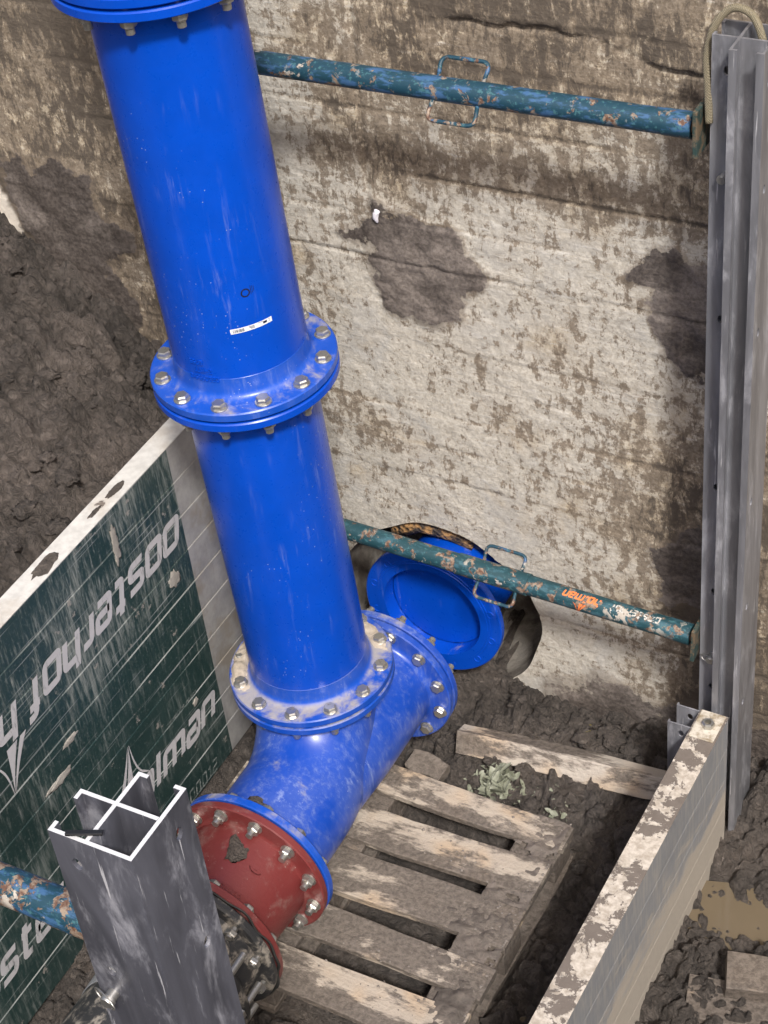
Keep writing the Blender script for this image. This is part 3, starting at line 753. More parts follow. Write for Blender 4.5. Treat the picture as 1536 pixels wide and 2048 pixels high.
# tee: run along y, sweeping inlet from above
TX, TZ = .055, -.293
YN, YFAR = -.478, .275            # near joint plane, far joint plane
tee = thing('pipe_tee', 'dusty blue cast tee with a swept inlet lying on the pallet', 'pipe tee', (0, 0, 0))
def run_flange(y, sgn, mat, parent, me=None):
    f = (me or me_flange).copy(); return link('flange', f, mat, parent, (TX, y, TZ), (R(-90) if sgn > 0 else R(90), 0, 0))
f = me_flange.copy(); link('flange', f, 'blue_low', tee, axis_at(J0), (math.pi+TQ[0], TQ[1], 0))
path = []; zt = J0-.03; rad = zt-TZ
for i in range(4): path.append(Vector((0.001, 0, zt+.02-.02*i/3)))
for i in range(1, 25):
    a = math.pi/2*i/24; path.append(Vector((TX*sst(np.array(i/24.), 0, 1), -rad*(1-math.cos(a))*1.12, zt-rad*math.sin(a))))
for i in range(1, 8): path.append(Vector((TX, -rad*1.12+(YN+.03+rad*1.12)*i/7, TZ)))
link('swept_body', to_mesh(tube_bm(path, .167, 96, cap=False), True), 'blue_tee', tee)
bm = tube_bm([(TX, -.30, TZ), (TX, -.15, TZ), (TX, .0, TZ), (TX, .15, TZ), (TX, YFAR-.03, TZ)], .168, 96, cap=False, radii=[.12, .160, .168, .168, .166])
link('straight_branch', to_mesh(bm, True), 'blue_tee', tee)
run_flange(YN, 1, 'blue_flange', tee); run_flange(YFAR, -1, 'blue_tee', tee)
tf = bpy.data.objects.new('far_bolt_circle', None)
def run_bolts(parent, y, heads_plus, grip, **kw):
    """bolts along the run; heads on the +y side if heads_plus"""
    n = kw.get('n', 12); ph = kw.get('ph', 15); bc = kw.get('bc', BC)
    for i in range(n):
        a = R(ph+360/n*i)
        b = link('bolt', me_bolt, None, parent, (TX+bc*math.cos(a), y, TZ+bc*math.sin(a)))
        b.rotation_euler = (R(-90) if heads_plus else R(90), random.uniform(0, 1), 0)
        link('washer', me_washer, None, b, (0, 0, .0002)); link('nut', me_nut, None, b, (0, 0, -grip-.0036), (0, 0, random.uniform(0, 1)))
        link('washer', me_washer, None, b, (0, 0, -grip-.0035))
run_bolts(tee, YFAR-TF-.0002, False, 2*TF)
blind = thing('blind_flange', 'dusty blue blank flange bolted onto the back of the tee', 'flange', (TX, YFAR, TZ), (R(-90), 0, 0))
link('disc', to_mesh(lathe([(0, .001), (.184, .001), (.185, .003), (RF-.003, .003), (RF, .006), (RF, TF-.003), (RF-.003, TF), (.12, TF), (.10, TF-.004), (0, TF-.004)], 128), True, 35), 'blue_tee', blind)
link('gasket', to_mesh(lathe([(.10, -.001), (.186, -.001), (.186, .0012), (.10, .0012)], 64), True, 30), 'rubber', blind)

# red flanged adaptor
YR = -.742
red = thing('flange_adaptor', 'short red flanged pipe piece bolted to the blue tee', 'pipe', (0, 0, 0))
run_flange(YN, -1, 'red', red)
run_flange(YR, 1, 'red', red)
bm = tube_bm([(TX, YN-.02, TZ), (TX, YN-.06, TZ), (TX, YN-.12, TZ), (TX, YR+.05, TZ), (TX, YR+.02, TZ)], .168, 96, cap=False, radii=[.172, .172, .168, .162, .162])
link('barrel', to_mesh(bm, True), 'red', red)
run_bolts(red, YN+TF+.0002, True, 2*TF)
def on_run(a0, y0, s, r, flip=1):   # text round the run: u along -y.. v around
    def pl(u, v, h):
        a = R(a0)+v*s*flip/r; return (TX+(r+h)*math.cos(a), y0+u*s*flip, TZ+(r+h)*math.sin(a))
    return pl
def on_run2(a0, y0, s, r):          # text running round the circumference
    def pl(u, v, h):
        a = R(a0)+u*s/r; return (TX+(r+h)*math.cos(a), y0+v*s*-1, TZ+(r+h)*math.sin(a))
    return pl
write('LENTIOI', on_run2(53, -.672, .0105, .1645), 'red', red, gap=.45, raised=.0022, name='cast_letter', wd=.24, shear=0, rad=.15)
bm = bmesh.new(); n = 20
for q0, q1 in ((.013, .0165), (.004, .007)):
    L_ = [[bm.verts.new((TX+(.1685)*math.cos(R(56)+q*1.25*math.cos(t)/.166), -.585+q*math.sin(t), TZ+.1685*math.sin(R(56)+q*1.25*math.cos(t)/.166))) for t in [2*math.pi*i/n for i in range(n)]] for q in (q0, q1)]
    for i in range(n): bm.faces.new((L_[0][i], L_[0][(i+1) % n], L_[1][(i+1) % n], L_[1][i]))
bmesh.ops.solidify(bm, geom=bm.faces[:], thickness=-.002)
link('cast_emblem', to_mesh(bm), 'red', red)

# muddy coupling and old main
cp = thing('pipe_coupling', 'muddy dark cast coupling bolted under the red adaptor', 'coupling', (TX, YR, TZ), (R(90), 0, 0))
link('flange_ring', to_mesh(lathe([(.15, .002), (RF-.004, .002), (RF, .006), (RF, .020), (RF-.006, .026), (.196, .030), (.190, .060), (.15, .060)], 96), True, 30), 'casting', cp)
link('body', to_mesh(lathe([(.165, .055), (.192, .058), (.190, .10), (.205, .125), (.222, .130), (.225, .150), (.205, .158), (.165, .16)], 96), True, 30), 'casting', cp)
rg = lathe([(.224, -.001), (.2335, -.0014), (.2335, .0014), (.224, .001)], 96)
for v in rg.verts:
    a = math.atan2(v.co.y, v.co.x); s_ = 1+.018*math.sin(9*a)+.012*math.sin(17*a+1); v.co.x *= s_; v.co.y *= s_; v.co.z += .003*math.sin(13*a)
link('torn_gasket', to_mesh(rg, True), 'rubber', cp)
for i in range(12):
    a = R(15+30*i)
    b = link('bolt', me_bolt, None, cp, (BC*math.cos(a), BC*math.sin(a), -TF-.0002), (math.pi, 0, random.uniform(0, 1)))
    link('nut', me_nut, None, b, (0, 0, -.066), (0, 0, random.uniform(0, 1)))
    c_ = link('gland_bolt', me_bolt, None, cp, (.212*math.cos(a+.26), .212*math.sin(a+.26), .152), (0, 0, random.uniform(0, 1)))
old = thing('old_water_main', 'mud caked dark old pipe leading away under the front post', 'pipe', (TX, YR-.14, TZ), (R(90), 0, 0))
link('barrel', to_mesh(lathe([(.156, 0), (.160, 0), (.160, 1.3), (.14, 1.3), (.14, 0)], 64), True, 30), 'casting', old)
bm = lathe([(.161, .03), (.1635, .035), (.1645, .10), (.1625, .16), (.161, .165)], 64)
for v in bm.verts: v.co.z += .01*math.sin(5*math.atan2(v.co.y, v.co.x))
link('plastic_wrap', to_mesh(bm, True), 'alu_muddy', old)

# pipe stub in the wall
wp = thing('flanged_pipe', 'clean blue flanged pipe end projecting from the hole in the concrete', 'pipe', (.090, .527, -.252), (R(-92.0), 0, 0))
tag(wp, group='blue pipe ends')
del wp['group']
me = to_mesh(lathe([(.160, .0), (.161, -.002), (.184, -.002), (.185, .000), (.192, .0), (.193, .003), (RF-.003, .003), (RF, .006), (RF, TF-.003), (RF-.003, TF)] + arcpts(RB+.024, TF+.022, .022, -90, -180, 6)+[(RB+.002, TF+.06), (.16, TF+.06)], 128), True, 35)
link('flange', me, 'blue', wp)
link('barrel', to_mesh(lathe([(RB+.002, .05), (RB+.002, .85), (.160, .85), (.160, .05)], 128), True, 35), 'blue', wp)
link('end_cap', to_mesh(lathe([(0, .055), (.1595, .055), (.1595, .063), (0, .063)], 64), True, 35), 'blue', wp)
for i in range(12):
    a = R(15+30*i)
    link('bolt_hole', to_mesh(lathe([(0, -.0004), (.0095, -.0004), (.0100, -.0022), (.0125, -.0022), (.0132, .0003), (0, .0003)], 20)), 'blue', wp, (BC*math.cos(a), BC*math.sin(a), .0028))

# ------------------------------------------------------------------ trench shoring posts
A_, B_, T_ = .075, .130, .006
def post(name, label, corner, top, bottom, my, matn, holes_z):
    """corner post: channels open to -x and +y (my=1) or -y (my=-1); outer corner at `corner`"""
    t = thing(name, label, 'post', (corner[0], corner[1], bottom), (0, 0, 0), 'aluminium corner posts'); H = top-bottom
    del t['group']
    bm = bmesh.new(); X_, Z_ = (1, 0, 0), (0, 0, 1); Y_ = (0, 1, 0)
    hz = [h-bottom for h in holes_z]
    # local coordinates for my=1, mirrored afterwards
    plate_bm(bm, (-B_, T_, 0), X_, Z_, B_, H, T_, [(.034, h, .0075, 1.5) for h in hz])                      # front plate y 0..T
    plate_bm(bm, (-B_, A_, 0), X_, Z_, B_-T_-.0005, H, T_, [(.034, h, .0075, 1.5) for h in hz])             # middle plate
    plate_bm(bm, (-T_, T_, 0), Y_, Z_, B_-T_, H, T_, [(B_-T_-.034, h, .0075, 1.5) for h in hz])             # right plate x -T..0
    box_bm(-A_, -A_+T_, T_, A_-T_, 0, H, 0, bm); box_bm(-A_, -A_+T_, A_, B_, 0, H, 0, bm)
    box_bm(-B_, -B_+T_, T_, T_+.011, 0, H, 0, bm); box_bm(-B_, -B_+T_, A_-T_-.011, A_-T_, 0, H, 0, bm)
    box_bm(-A_+T_, -A_+T_+.011, B_-T_, B_, 0, H, 0, bm); box_bm(-T_-.011, -T_, B_-T_, B_, 0, H, 0, bm)
    for v in bm.verts: v.co.y *= my
    me = to_mesh(bm); me.materials.append(MB[matn]); me.materials.append(MB['alu_cut'])
    for p in me.polygons:
        if p.normal.z > .9 and p.center.z > H-.001: p.material_index = 1
    link('profile', me, None, t); return t
near_post = post('shoring_post', 'dark scuffed aluminium cross profile post with bright sawn top beside the painted panels', (1.033, -1.846), 1.753, -.75, 1, 'alu', (1.70, 1.47, 1.10))
far_post = post('shoring_post', 'tall grey aluminium corner post with a braided hose over its top', (1.104, .355), 1.797, -.78, -1, 'alu_far', (1.72, 1.47, 1.1, .6, .25, -.1))
far_post.children[0].location = (0, 0, 0)
# mirrored profile runs towards -y from the corner: shift so that its front lips stand at y=.355
far_post.location.y = .355+B_
left_post = post('shoring_post', 'aluminium corner post standing hidden behind the blue riser', (-.29, .485), 1.80, -.78, -1, 'alu_far', (1.7, .6))
# pins
def pin(parent, loc, rot, wire=True):
    bm = lathe([(0, -.02), (.009, -.02), (.009, .012), (.011, .012), (.011, .018), (.009, .021), (0, .021)], 20)
    p_ = link('locking_pin', to_mesh(bm, True, 35), 'steel', parent, loc, rot)
    if wire:
        link('pin_wire', to_mesh(tube_bm([(.022*math.cos(a)-.006, .012*math.sin(a), .014+.008*math.cos(a)) for a in [2*math.pi*i/24 for i in range(24)]], .0012, 6, closed=True), True), 'steel', p_)
    return p_
pin(near_post, (-.105, 0, 1.415+.75), (R(90), 0, 0))
pin(far_post, (-.095, -.08, 1.475+.78), (R(90), 0, 0), False)
pin(far_post, (-.095, -.08, .02+.78), (R(90), 0, 0), True)
bm = box_bm(-.024, .024, -.004, .004, -.002, .002, .001); link('cable_tie', to_mesh(bm), 'black', near_post, (-.080, .012, 1.753+.75+.004), (0, .1, .5))
for q, z_ in ((-.02, .62), (.0, .60)):
    pass
# hose
hp = [(.975, .40, 1.60), (.966, .415, 1.67), (.957, .43, 1.74), (.968, .44, 1.80), (.992, .45, 1.833), (1.020, .45, 1.842), (1.048, .45, 1.826), (1.070, .44, 1.79), (1.085, .43, 1.73), (1.088, .42, 1.65)]
def smooth_path(pts, n=6):
    P_ = [Vector(p) for p in pts]; out = []
    for i in range(len(P_)-1):
        a, b, c, d = P_[max(i-1, 0)], P_[i], P_[i+1], P_[min(i+2, len(P_)-1)]
        for s in range(n):
            t = s/n; out.append(.5*((2*b)+(-a+c)*t+(2*a-5*b+4*c-d)*t*t+(-a+3*b-3*c+d)*t**3))
    out.append(P_[-1]); return out
hs = link('braided_hose', to_mesh(tube_bm(smooth_path(hp), .0085, 14), True), 'hose')
tag(hs, 'beige braided hose looped over the top of the tall corner post', 'hose')

# ------------------------------------------------------------------ struts
def strut(label, a, b, mat, hx=None, sleeve=None):
    a, b = Vector(a), Vector(b); d = b-a; L = d.length
    t = thing('trench_strut', label, 'strut', a, (0, 0, 0)); t.rotation_euler = d.to_track_quat('X', 'Z').to_euler()
    r = .0285
    def cyl(prof): 
        bm = lathe(prof, 40)
        for v in bm.verts: v.co = Vector((v.co.z, v.co.x, v.co.y))
        return to_mesh(bm, True, 35)
    link('tube', cyl([(0, .012), (r, .012), (r, L-.085), (r-.004, L-.083), (0, L-.083)]), mat, t)
    link('collar', cyl([(r-.003, L-.090), (r+.0012, L-.090), (r+.0012, L-.024), (r-.001, L-.022), (r-.008, L-.022)]), mat, t)
    link('screw', cyl([(0, L-.03), (.017, L-.03), (.017, L-.011), (0, L-.011)]), 'rust', t)
    for x0, x1 in ((0, .011), (L-.011, L)): link('end_plate', to_mesh(box_bm(x0, x1, -.043, .043, -.055, .055, .0015)), 'plate', t)
    if sleeve: link('sleeve', cyl([(r-.002, sleeve[0]), (r+.003, sleeve[0]), (r+.003, sleeve[1]), (r-.002, sleeve[1])]), mat, t)
    if hx:
        for s in (1, -1):
            D = Vector((0, .70*s, .71*s)); c = hx
            pts = [Vector((c-.056, 0, 0))+D*.024, Vector((c-.062, 0, 0))+D*.075, Vector((c+.062, 0, 0))+D*.075, Vector((c+.056, 0, 0))+D*.024]
            link('handle', to_mesh(tube_bm(round_path(pts, .022, 6), .0050, 10), True), 'handle', t)
    return t
strut_top = strut('chipped blue steel strut with two loop handles crossing high on the concrete wall', (-.285, .42, 1.563), (.957, .42, 1.577), 'strut1', .285+.372)
strut_low = strut('chipped teal steel strut with orange lettering crossing in front of the wall hole', (-.285, .42, .112), (.970, .42, .063), 'strut2', .285+.385, (.285+.257, .285+.474))
strut_near = strut('flaking blue and beige steel strut pinned to the dark post', (-.28, -1.79, 1.490), (.898, -1.79, 1.478), 'strut3')
def on_strut(x_end, phi0, s, r=.0290, ox=.285):   # upside-down text: starts at the right and runs to -x, letter tops towards the front
    def pl(u, v, h):
        ph = R(phi0)+v*s/r; return (x_end+ox-u*s, -(r+h)*math.sin(ph), (r+h)*math.cos(ph))
    return pl
write('holman', on_strut(.690, 8, .0155), 'orange', strut_low, gap=.42, wd=.30)
write('oosterhof', on_strut(.862, 8, .0150), 'white_worn', strut_low, gap=.36, wd=.30)
def logo(place, mat, parent, name='emblem'):
    """three-bladed sail emblem in unit box, tip at (0.62,1)"""
    bm = bmesh.new()
    def strip(c1, c2, h):
        n = 14
        A = []; B = []
        for i in range(n+1):
            t = i/n
            p = [(1-t)**2*c1[0][k]+2*t*(1-t)*c1[1][k]+t*t*c1[2][k] for k in (0, 1)]
            q = [(1-t)**2*c2[0][k]+2*t*(1-t)*c2[1][k]+t*t*c2[2][k] for k in (0, 1)]
            A.append(bm.verts.new(place(p[0], p[1], h))); B.append(bm.verts.new(place(q[0], q[1], h)))
        for i in range(n): bm.faces.new((A[i], A[i+1], B[i+1], B[i]))
    strip([(.0, .0), (.38, .5), (.60, 1.0)], [(.16, .0), (.46, .5), (.605, 1.0)], .0008)
    strip([(.24, .0), (.50, .5), (.62, 1.0)], [(.52, .0), (.56, .5), (.625, 1.0)], .0008)
    strip([(1.0, -.02), (.60, .15), (.64, 1.0)], [(.86, .14), (.68, .30), (.65, 1.0)], .0011)
    return link(name, to_mesh(bm), mat, parent)
logo(lambda u, v, h: (.285+.655-u*.040, -(.029+h)*math.sin(R(60)+v*.034/.029), (.029+h)*math.cos(R(60)+v*.034/.029)), 'orange', strut_low)

def clod_mesh(r, sd, flat=.6):
    bm = bmesh.new(); bmesh.ops.create_icosphere(bm, subdivisions=3, radius=r); q = random.Random(sd)
    o1 = Vector((q.uniform(0, 9), q.uniform(0, 9), q.uniform(0, 9)))
    from mathutils import noise as N_
    for v in bm.verts:
        d = v.co.normalized(); s = 1+.55*N_.noise(d*1.7+o1)+.40*N_.noise(d*3.7+o1)+.22*N_.noise(d*8+o1); v.co = d*r*s; v.co.z *= flat
    return to_mesh(bm, True)
SPLATS = [(-.222, .490, .013, .048, 80), (-.230, .438, .006, .024, 81), (-.030, .197, .024, .026, 82), (-.060, -.262, .012, .013, 83), (-.57, .089, .03, .010, 84), (-.64, .01, .05, .014, 85)]
# ------------------------------------------------------------------ left shoring panels (two, stacked; the upper one upside down)
BH = .118
PX0, PX1, PY0, PY1 = -.452, -.390, -1.72, .345
me_board = {}
def panel(label, flip):
    t = thing('trench_shield', label, 'panel', (PX1, 0, -.295 if not flip else .296), (0, 0, 0))
    for i in range(5):
        z0 = -.295+i*BH
        bm = box_bm(PX0-PX1, 0, PY0, PY1, z0+.0006, z0+BH-.0006, .0022, seg=1)
        off = random.uniform(-.0012, .0)
        for v in bm.verts: v.co.x += off
        link('board', to_mesh(bm), 'green', t)
    s = .0745
    # panel print reads along +y when upright
    def pl(y0, z0, sc):
        if not flip: return lambda u, v, h: (h+.0003, y0+u*sc, z0+v*sc)
        return lambda u, v, h: (h+.0003, y0-u*sc, z0-v*sc)
    if flip:
        write('oosterhof', pl(.036, .371-.296, s), 'print', t, gap=.36)
        write('holman', pl(-.712, .371-.296, s), 'print', t, gap=.36)
        logo(lambda u, v, h: (h+.0004, -.700-u*.155, .262-.296-v*.142), 'print', t)
    else:
        write('oosterhof', pl(-1.21, -.378+.295, s), 'print', t, gap=.36)
        write('holman', pl(-.470, -.378+.295, s), 'print', t, gap=.36)
        logo(lambda u, v, h: (h+.0004, -.470+u*.155, -.290+.295+v*.155), 'print', t)
        write('00012', pl(-.182, -.578+.295, .030), 'faint', t, gap=.45, wd=.2, shear=.15)
        # small worn line of print above the name
        x = -.20
        for i in range(15):
            if i in (5, 9): x += .008; continue
            write(random.choice('onetsr'), pl(x, -.232+.295, .009), 'faint', t); x += .0105
    return t
pan_up = panel('upper dark green panel with its white lettering upside down', True)
pan_lo = panel('lower dark green panel with upright white lettering standing in the mud', False)
bm = box_bm(PX0-PX1-.001, .0015, PY0, PY1, .0005, .0045, .0012); link('edge_cap', to_mesh(bm), 'cap', pan_up, (0, 0, .295))

def splat(y, z, ry, rz, sd, parent, dz):
    me_ = clod_mesh(1.0, sd, 1.0); o_ = link('mud_splat', me_, 'splat', parent, (.0008, y, z-dz)); o_.scale = (.0022, ry, rz)
for y, z, ry, rz, sd in SPLATS:
    up_p = z > 0; splat(y, z, ry, rz, sd, pan_up if up_p else pan_lo, .296 if up_p else -.295)
for y, ry, rx, sd in ((-.455, .050, .020, 91), (-.140, .035, .012, 92), (-.235, .025, .007, 93)):
    o_ = link('mud_splat', clod_mesh(1.0, sd, 1.0), 'clod', pan_up, (-.028, y, .2993)); o_.scale = (rx, ry, .003)
# right panel, seen from its outer side
RX0, RX1, RZ = 1.005, 1.082, -.125
rp = thing('trench_shield', 'low aluminium panel smeared with dried mud, its whitish top edge splattered brown', 'panel', (RX1, .34, RZ))
rp.rotation_euler = (0, 0, R(-1.0))
for i in range(5):
    bm = box_bm(RX0-RX1, 0, -2.02, 0, -(i+1)*BH+.0002, -i*BH-.0002, .0008, seg=1)
    link('board', to_mesh(bm), 'panel_muddy', rp)
link('edge_cap', to_mesh(box_bm(RX0-RX1-.001, .001, -2.02, 0, .0005, .0035, .001)), 'cap_muddy', rp)
link('end_plate', to_mesh(box_bm(RX0-RX1+.004, -.004, -.105, -.003, .0037, .0075, .0015)), 'cap_dirty', rp)
nb = bmesh.new()
for r_, z0, z1 in ((.0165, 0, .016),):
    n = 6
    P0 = [(.0095, 0), (.0165, 0), (.0175, .003), (.0175, .013), (.0150, .017), (.0095, .017)]
    rings = [[nb.verts.new((r*math.cos(i*math.pi/3), r*math.sin(i*math.pi/3), z)) for i in range(6)] for r, z in P0]
    for j in range(len(rings)):
        A, B = rings[j], rings[(j+1) % len(rings)]
        for i in range(6): nb.faces.new((A[i], A[(i+1) % 6], B[(i+1) % 6], B[i]))
link('nut', to_mesh(nb), 'steel', rp, (-.036, -.055, .0078), (0, 0, .3))
for yy in (-.004, -.070):
    bm = bmesh.new(); plate_bm(bm, (RX0-RX1-.062, yy, -.50), (1, 0, 0), (0, 0, 1), .060, .50, .004, [(.034, .468, .008, 1.5)])
    box_bm(RX0-RX1-.0665, RX0-RX1-.0622, yy-.004 if yy > -.05 else yy-.004, yy+.006, -.50, .0, 0, bm)
    link('channel_plate', to_mesh(bm), 'alu_far', rp)

# ------------------------------------------------------------------ pallet
PT = -.545
pal = thing('pallet', 'muddy wooden pallet lying in the trench under the pipe tee', 'pallet', (.2, -.25, -.70))
def worn_board(x0, x1, y0, y1, z0, z1, sd, jit=.003):
    L = max(x1-x0, y1-y0); alongx = (x1-x0) >= (y1-y0); n = 14
    bm = bmesh.new(); rings = []; r_ = random.Random(sd)
    oa, ob = r_.uniform(-jit, jit), r_.uniform(-jit, jit)
    for i in range(n+1):
        t = i/n; e = .006*math.sin(t*7+sd)+r_.uniform(-.0015, .0015); f = .006*math.sin(t*5+sd*2)+r_.uniform(-.0015, .0015); g = .002*math.sin(t*4+sd*3)
        c = .003
        if alongx:
            x = x0+(x1-x0)*t+(r_.uniform(-.003, .003) if i in (0, n) else 0); a, b = y0+e+oa*t, y1+f+ob*t
            pr = [(x, a+c, z0), (x, b-c, z0), (x, b, z0+c), (x, b, z1-c+g), (x, b-c, z1+g), (x, a+c, z1+g), (x, a, z1-c+g), (x, a, z0+c)]
        else:
            y = y0+(y1-y0)*t; a, b = x0+e, x1+f
            pr = [(a+c, y, z0), (b-c, y, z0), (b, y, z0+c), (b, y, z1-c+g), (b-c, y, z1+g), (a+c, y, z1+g), (a, y, z1-c+g), (a, y, z0+c)]
        rings.append([bm.verts.new(q) for q in pr])
    for A, B in zip(rings, rings[1:]):
        for j in range(8): bm.faces.new((A[j], A[(j+1) % 8], B[(j+1) % 8], B[j]))
    bm.faces.new(rings[0]); bm.faces.new(rings[-1][::-1])
    return to_mesh(bm)
ox, oy, oz = .2, -.25, -.70
DECK = [(.058, .158), (-.122, .004), (-.312, -.172), (-.476, -.366), (-.662, -.522)]
for i, (a, b) in enumerate(DECK):
    link('deck_board', worn_board(-.30-ox, .700-ox+random.uniform(-.006, .004), a-oy, b-oy, PT-.023-oz, PT-oz+random.uniform(-.003, .003), i), 'pallet', pal)
for i, (a, b) in enumerate(((.556, .694), (.045, .165), (-.295, -.16))):
    link('stringer_board', worn_board(a-ox, b-ox, -.655-oy, .150-oy, PT-.047-oz, PT-.0245-oz, 20+i), 'plank', pal)
    for j, yc in enumerate((.09, -.25, -.59)):
        link('block', to_mesh(box_bm(a+.004-ox, b-.004-ox, yc-.055-oy, yc+.055-oy, PT-.126-oz, PT-.0475-oz, .003)), 'plank', pal)
    link('bottom_board', worn_board(a-ox, b-ox, -.655-oy, .150-oy, PT-.149-oz, PT-.1265-oz, 30+i), 'plank', pal)

# mud caked onto the deck
cx = np.arange(-.05, .70, .006); cy = np.arange(-.655, .156, .006)
def cake_h(x, y): return PT-.010+.016*fbm(x*6, y*6, 71, 5, .6)+.010*fbm(x*45, y*45, 73, 3)+.013*sst(x, .48, .64)+.006*sst(-x, -.16, .05)
V, F = grid_mesh(cx, cy, cake_h)
fc = V[F].mean(1); ok = fc[:, 2] > PT-.006
slot = np.ones(len(F), bool)
for a_, b_ in DECK: slot &= ~((fc[:, 1] > a_+.004) & (fc[:, 1] < b_-.004))
ok &= ~(slot & (fc[:, 0] < .562)); ok &= fc[:, 0] < .692
V[:, 2] = np.maximum(V[:, 2], PT-.012)
ck = link('mud_cake', np_mesh(V, F[ok]), 'cake'); tag(ck, 'mud caked over the pallet boards, thickest at their free ends', 'mud', kind='stuff')
# loose timber
bmt = worn_board(-.335, .335, -.032, .032, -.038, .038, 50, 0)
bt = link('timber_beam', bmt, 'beam', None, (.585, .365, -.545), (R(-24), R(-1.5), R(4.0)))
tag(bt, 'pale squared timber beam half buried in mud at the foot of the wall', 'beam')
bmt = worn_board(-.30, .30, -.055, .055, -.025, .025, 51, 0)
b2 = link('timber_plank', bmt, 'plank', None, (1.545, -.055, -.575), (R(3), R(5), R(18))); tag(b2, 'mud coated square ended plank lying on the mud outside the low panel', 'plank')
bmt = worn_board(-.28, .28, -.075, .075, -.03, .03, 52, 0)
b3 = link('timber_plank', bmt, 'plank', None, (1.45, -.165, -.615), (R(-6), R(4), R(14))); tag(b3, 'mud covered board sunk in the mud under the square ended plank', 'plank')
bmt = worn_board(-.06, .06, -.035, .035, -.018, .018, 53, 0)
b4 = link('timber_offcut', bmt, 'pallet', None, (.20, .215, -.575), (R(8), R(3), R(-6))); tag(b4, 'short brown wood offcut lying between the pallet and the tee', 'wood')

# ------------------------------------------------------------------ mud lumps, sand on flange, leaves
protos = [clod_mesh(1.0, i, .7) for i in range(6)]
for p_ in protos: p_.materials.append(MB['mud'])
def clump(name, label, spots, mat):
    bm = bmesh.new()
    for (x, y, z, r) in spots:
        pm = random.choice(protos); b = bmesh.new(); b.from_mesh(pm)
        M_ = Matrix.Translation((x, y, z)) @ Matrix.Rotation(random.uniform(0, 6.28), 4, 'Z') @ Matrix.Diagonal((r, r*random.uniform(.7, 1.1), r*random.uniform(.5, .9), 1))
        b.transform(M_); t_ = bpy.data.meshes.new('t'); b.to_mesh(t_); b.free(); bm.from_mesh(t_); bpy.data.meshes.remove(t_)
    o = link(name, to_mesh(bm, True), mat); tag(o, label, 'mud', kind='stuff'); return o
def fh(x, y): return float(floor_h(np.array([[x]]), np.array([[y]]))[0, 0])
sp = []
for i in range(90):
    x = random.uniform(.15, .98); y = random.uniform(.16, .62)
    if x < .28 and y > .3: continue
    r = random.choice((.008, .012, .016, .024, .034)); sp.append((x, y, fh(x, y)+r*.25, r))
for i in range(70):
    x = random.uniform(.72, .99); y = random.uniform(-.75, .18); r = random.choice((.006, .009, .013, .02)); sp.append((x, y, fh(x, y)+r*.2, r))
for i in range(50):
    x = random.uniform(-.38, -.17); y = random.uniform(-1.1, .3); r = random.choice((.006, .01, .016, .025)); sp.append((x, y, fh(x, y)+r*.2, r))
for i in range(50):
    x = random.uniform(1.11, 1.55); y = random.choice((random.uniform(-.06, .0), random.uniform(.26, .6))); r = random.choice((.006, .009, .014, .02)); sp.append((x, y, fh(x, y)+r*.2, r))
clump('mud_lumps', 'wet brown mud lumps scattered over the trench floor', sp, 'mud')
sp = []
for i in range(420):
    x = random.uniform(-1.7, -.48); y = random.uniform(-1.1, .62); r = random.choice((.005, .006, .008, .010, .014, .02, .032)); sp.append((x, y, float(bank_h(np.array([[x]]), np.array([[y]]))[0, 0])+r*.15, r))
clump('soil_lumps', 'dark soil lumps on the bank behind the green panels', sp, 'soil')
sp = []
for i in range(200):
    a, b = random.choice(DECK); x = min(.69, max(.12, random.gauss(.62, .14) if random.random() < .6 else random.uniform(.1, .69))); y = random.uniform(a, b); r = random.choice((.0015, .002, .003, .004)); sp.append((x, y, PT+r*.2, r))
clump('mud_crumbs', 'dried mud crumbs scattered over the pallet boards', sp, 'sand_grey')
# sandy deposit on the riser's lower flange
def deposit(label, a0, a1, r0, r1, zb, thick, sd, frame):
    bm = bmesh.new(); na, nr = 70, 14; G = []
    for i in range(na+1):
        row = []
        for j in range(nr+1):
            a = a0+(a1-a0)*i/na; r = r0+(r1-r0)*j/nr
            x, y = r*math.cos(R(a)), r*math.sin(R(a))
            e = min(i/na, 1-i/na)*4; e = min(1, e); f = min(1, min(j/nr, 1-j/nr)*4+.0)
            n_ = float(fbm(np.array([[x*40+sd]]), np.array([[y*40]]), sd, 4)[0, 0])
            row.append(bm.verts.new((x, y, zb+thick*(e*f*1.5-.35+.9*n_))))
        G.append(row)
    for i in range(na):
        for j in range(nr): bm.faces.new((G[i][j], G[i+1][j], G[i+1][j+1], G[i][j+1]))
    o = link('sand_deposit', to_mesh(bm, True), 'sand'); o.location = axis_at(frame); o.rotation_euler = TQ
    tag(o, label, 'sand'); return o
deposit('patch of dried sandy mud on the outer rim of the riser\'s lowest flange', -222, -122, .170, .2265, TF, .013, 3, J0)
deposit('small patch of dried sandy mud on the back of the lowest flange', 32, 78, .168, .214, TF, .005, 5, J0)
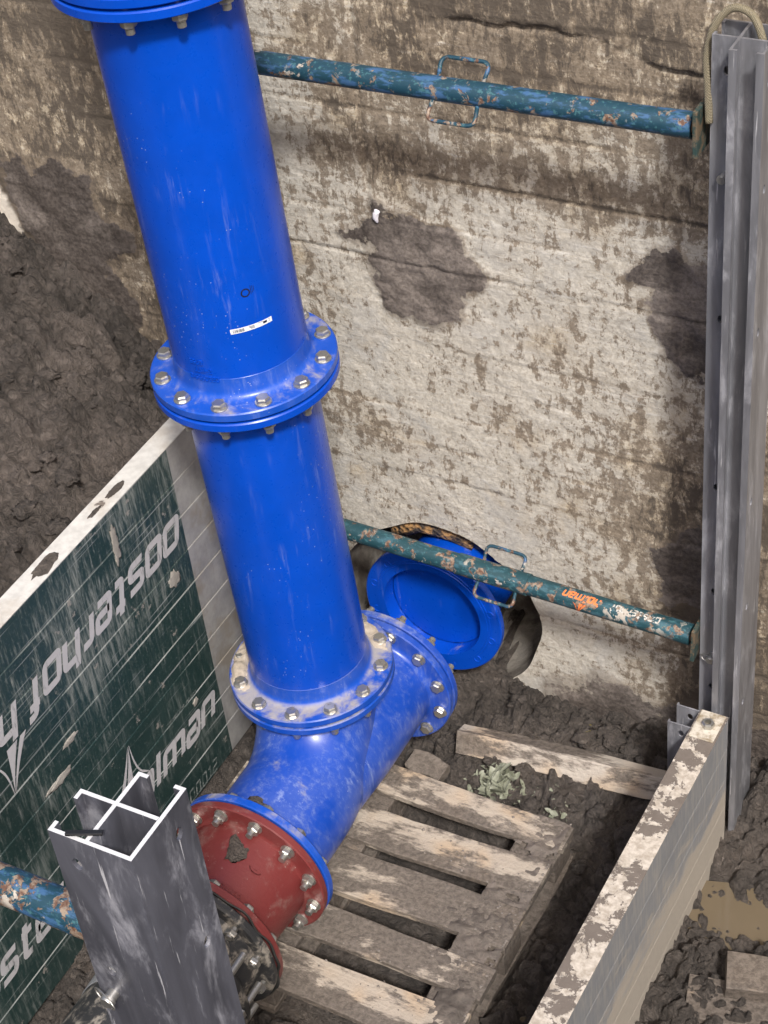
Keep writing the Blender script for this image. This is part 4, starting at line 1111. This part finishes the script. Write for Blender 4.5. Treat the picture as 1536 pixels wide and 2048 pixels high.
# mud blobs on tee and red piece
def blob(label, loc, rot, sx, sy, sz, mat, sd):
    o = link('mud_clod', clod_mesh(1.0, sd), mat, None, loc, rot); o.scale = (sx, sy, sz); tag(o, label, 'mud'); return o
blob('grey brown mud clod stuck beside the tee\'s near flange', (TX-.005, YN+.055, TZ+.172), (R(10), 0, .3), .030, .020, .012, 'clod', 71)
blob('dark mud smear stuck on the red adaptor below a nut', (TX+.03, YN-.085, TZ+.166), (0, R(12), .2), .028, .042, .006, 'clod', 72)
# leaves
def leaves(name, label, cx, cy, n, spread, mat, size=.022, sd=1):
    bm = bmesh.new(); q = random.Random(sd)
    for i in range(n):
        x, y = q.gauss(cx, spread), q.gauss(cy, spread*.8); z = fh(x, y)+q.uniform(.008, .05)*math.exp(-((x-cx)**2+(y-cy)**2)/(spread*1.2)**2)+.004
        L = size*q.choice((.35, .5, .7, .9, 1.1, 1.4)); Wd = L*q.uniform(.35, .55)
        M_ = Matrix.Translation((x, y, z)) @ Matrix.Rotation(q.uniform(0, 6.28), 4, 'Z') @ Matrix.Rotation(q.uniform(-.9, .9), 4, 'X') @ Matrix.Rotation(q.uniform(-.7, .7), 4, 'Y')
        prof = [(-1, 0), (-.6, .7), (0, 1), (.5, .75), (1, 0)]
        mid = [bm.verts.new(M_ @ Vector((a*L*.5, 0, -.15*Wd*(1-a*a)))) for a, b in prof]
        lf = [bm.verts.new(M_ @ Vector((a*L*.5, b*Wd*.5, .12*Wd))) for a, b in prof[1:-1]]
        rg_ = [bm.verts.new(M_ @ Vector((a*L*.5, -b*Wd*.5, .12*Wd))) for a, b in prof[1:-1]]
        for side in (lf, rg_):
            s_ = [mid[0]]+side+[mid[-1]]
            for j in range(4):
                f_ = [mid[j], mid[j+1], s_[j+1], s_[j]]; u_ = []
                for v in f_:
                    if v not in u_: u_.append(v)
                if len(u_) > 2: bm.faces.new(u_)
    o = link(name, to_mesh(bm, True), mat); tag(o, label, 'leaves', kind='stuff'); return o
leaves('wilted_leaves', 'clump of wilted grey green leaves on the mud by the pallet', .418, .238, 150, .036, 'leaf', .044, 3)
leaves('leaf_litter', 'few small green leaves strewn at the pallet corner', .60, .225, 26, .035, 'leaf', .022, 4)
leaves('yellow_leaves', 'single yellow leaf on the mud heap by the wall', .62, .47, 4, .008, 'leaf_y', .022, 5)
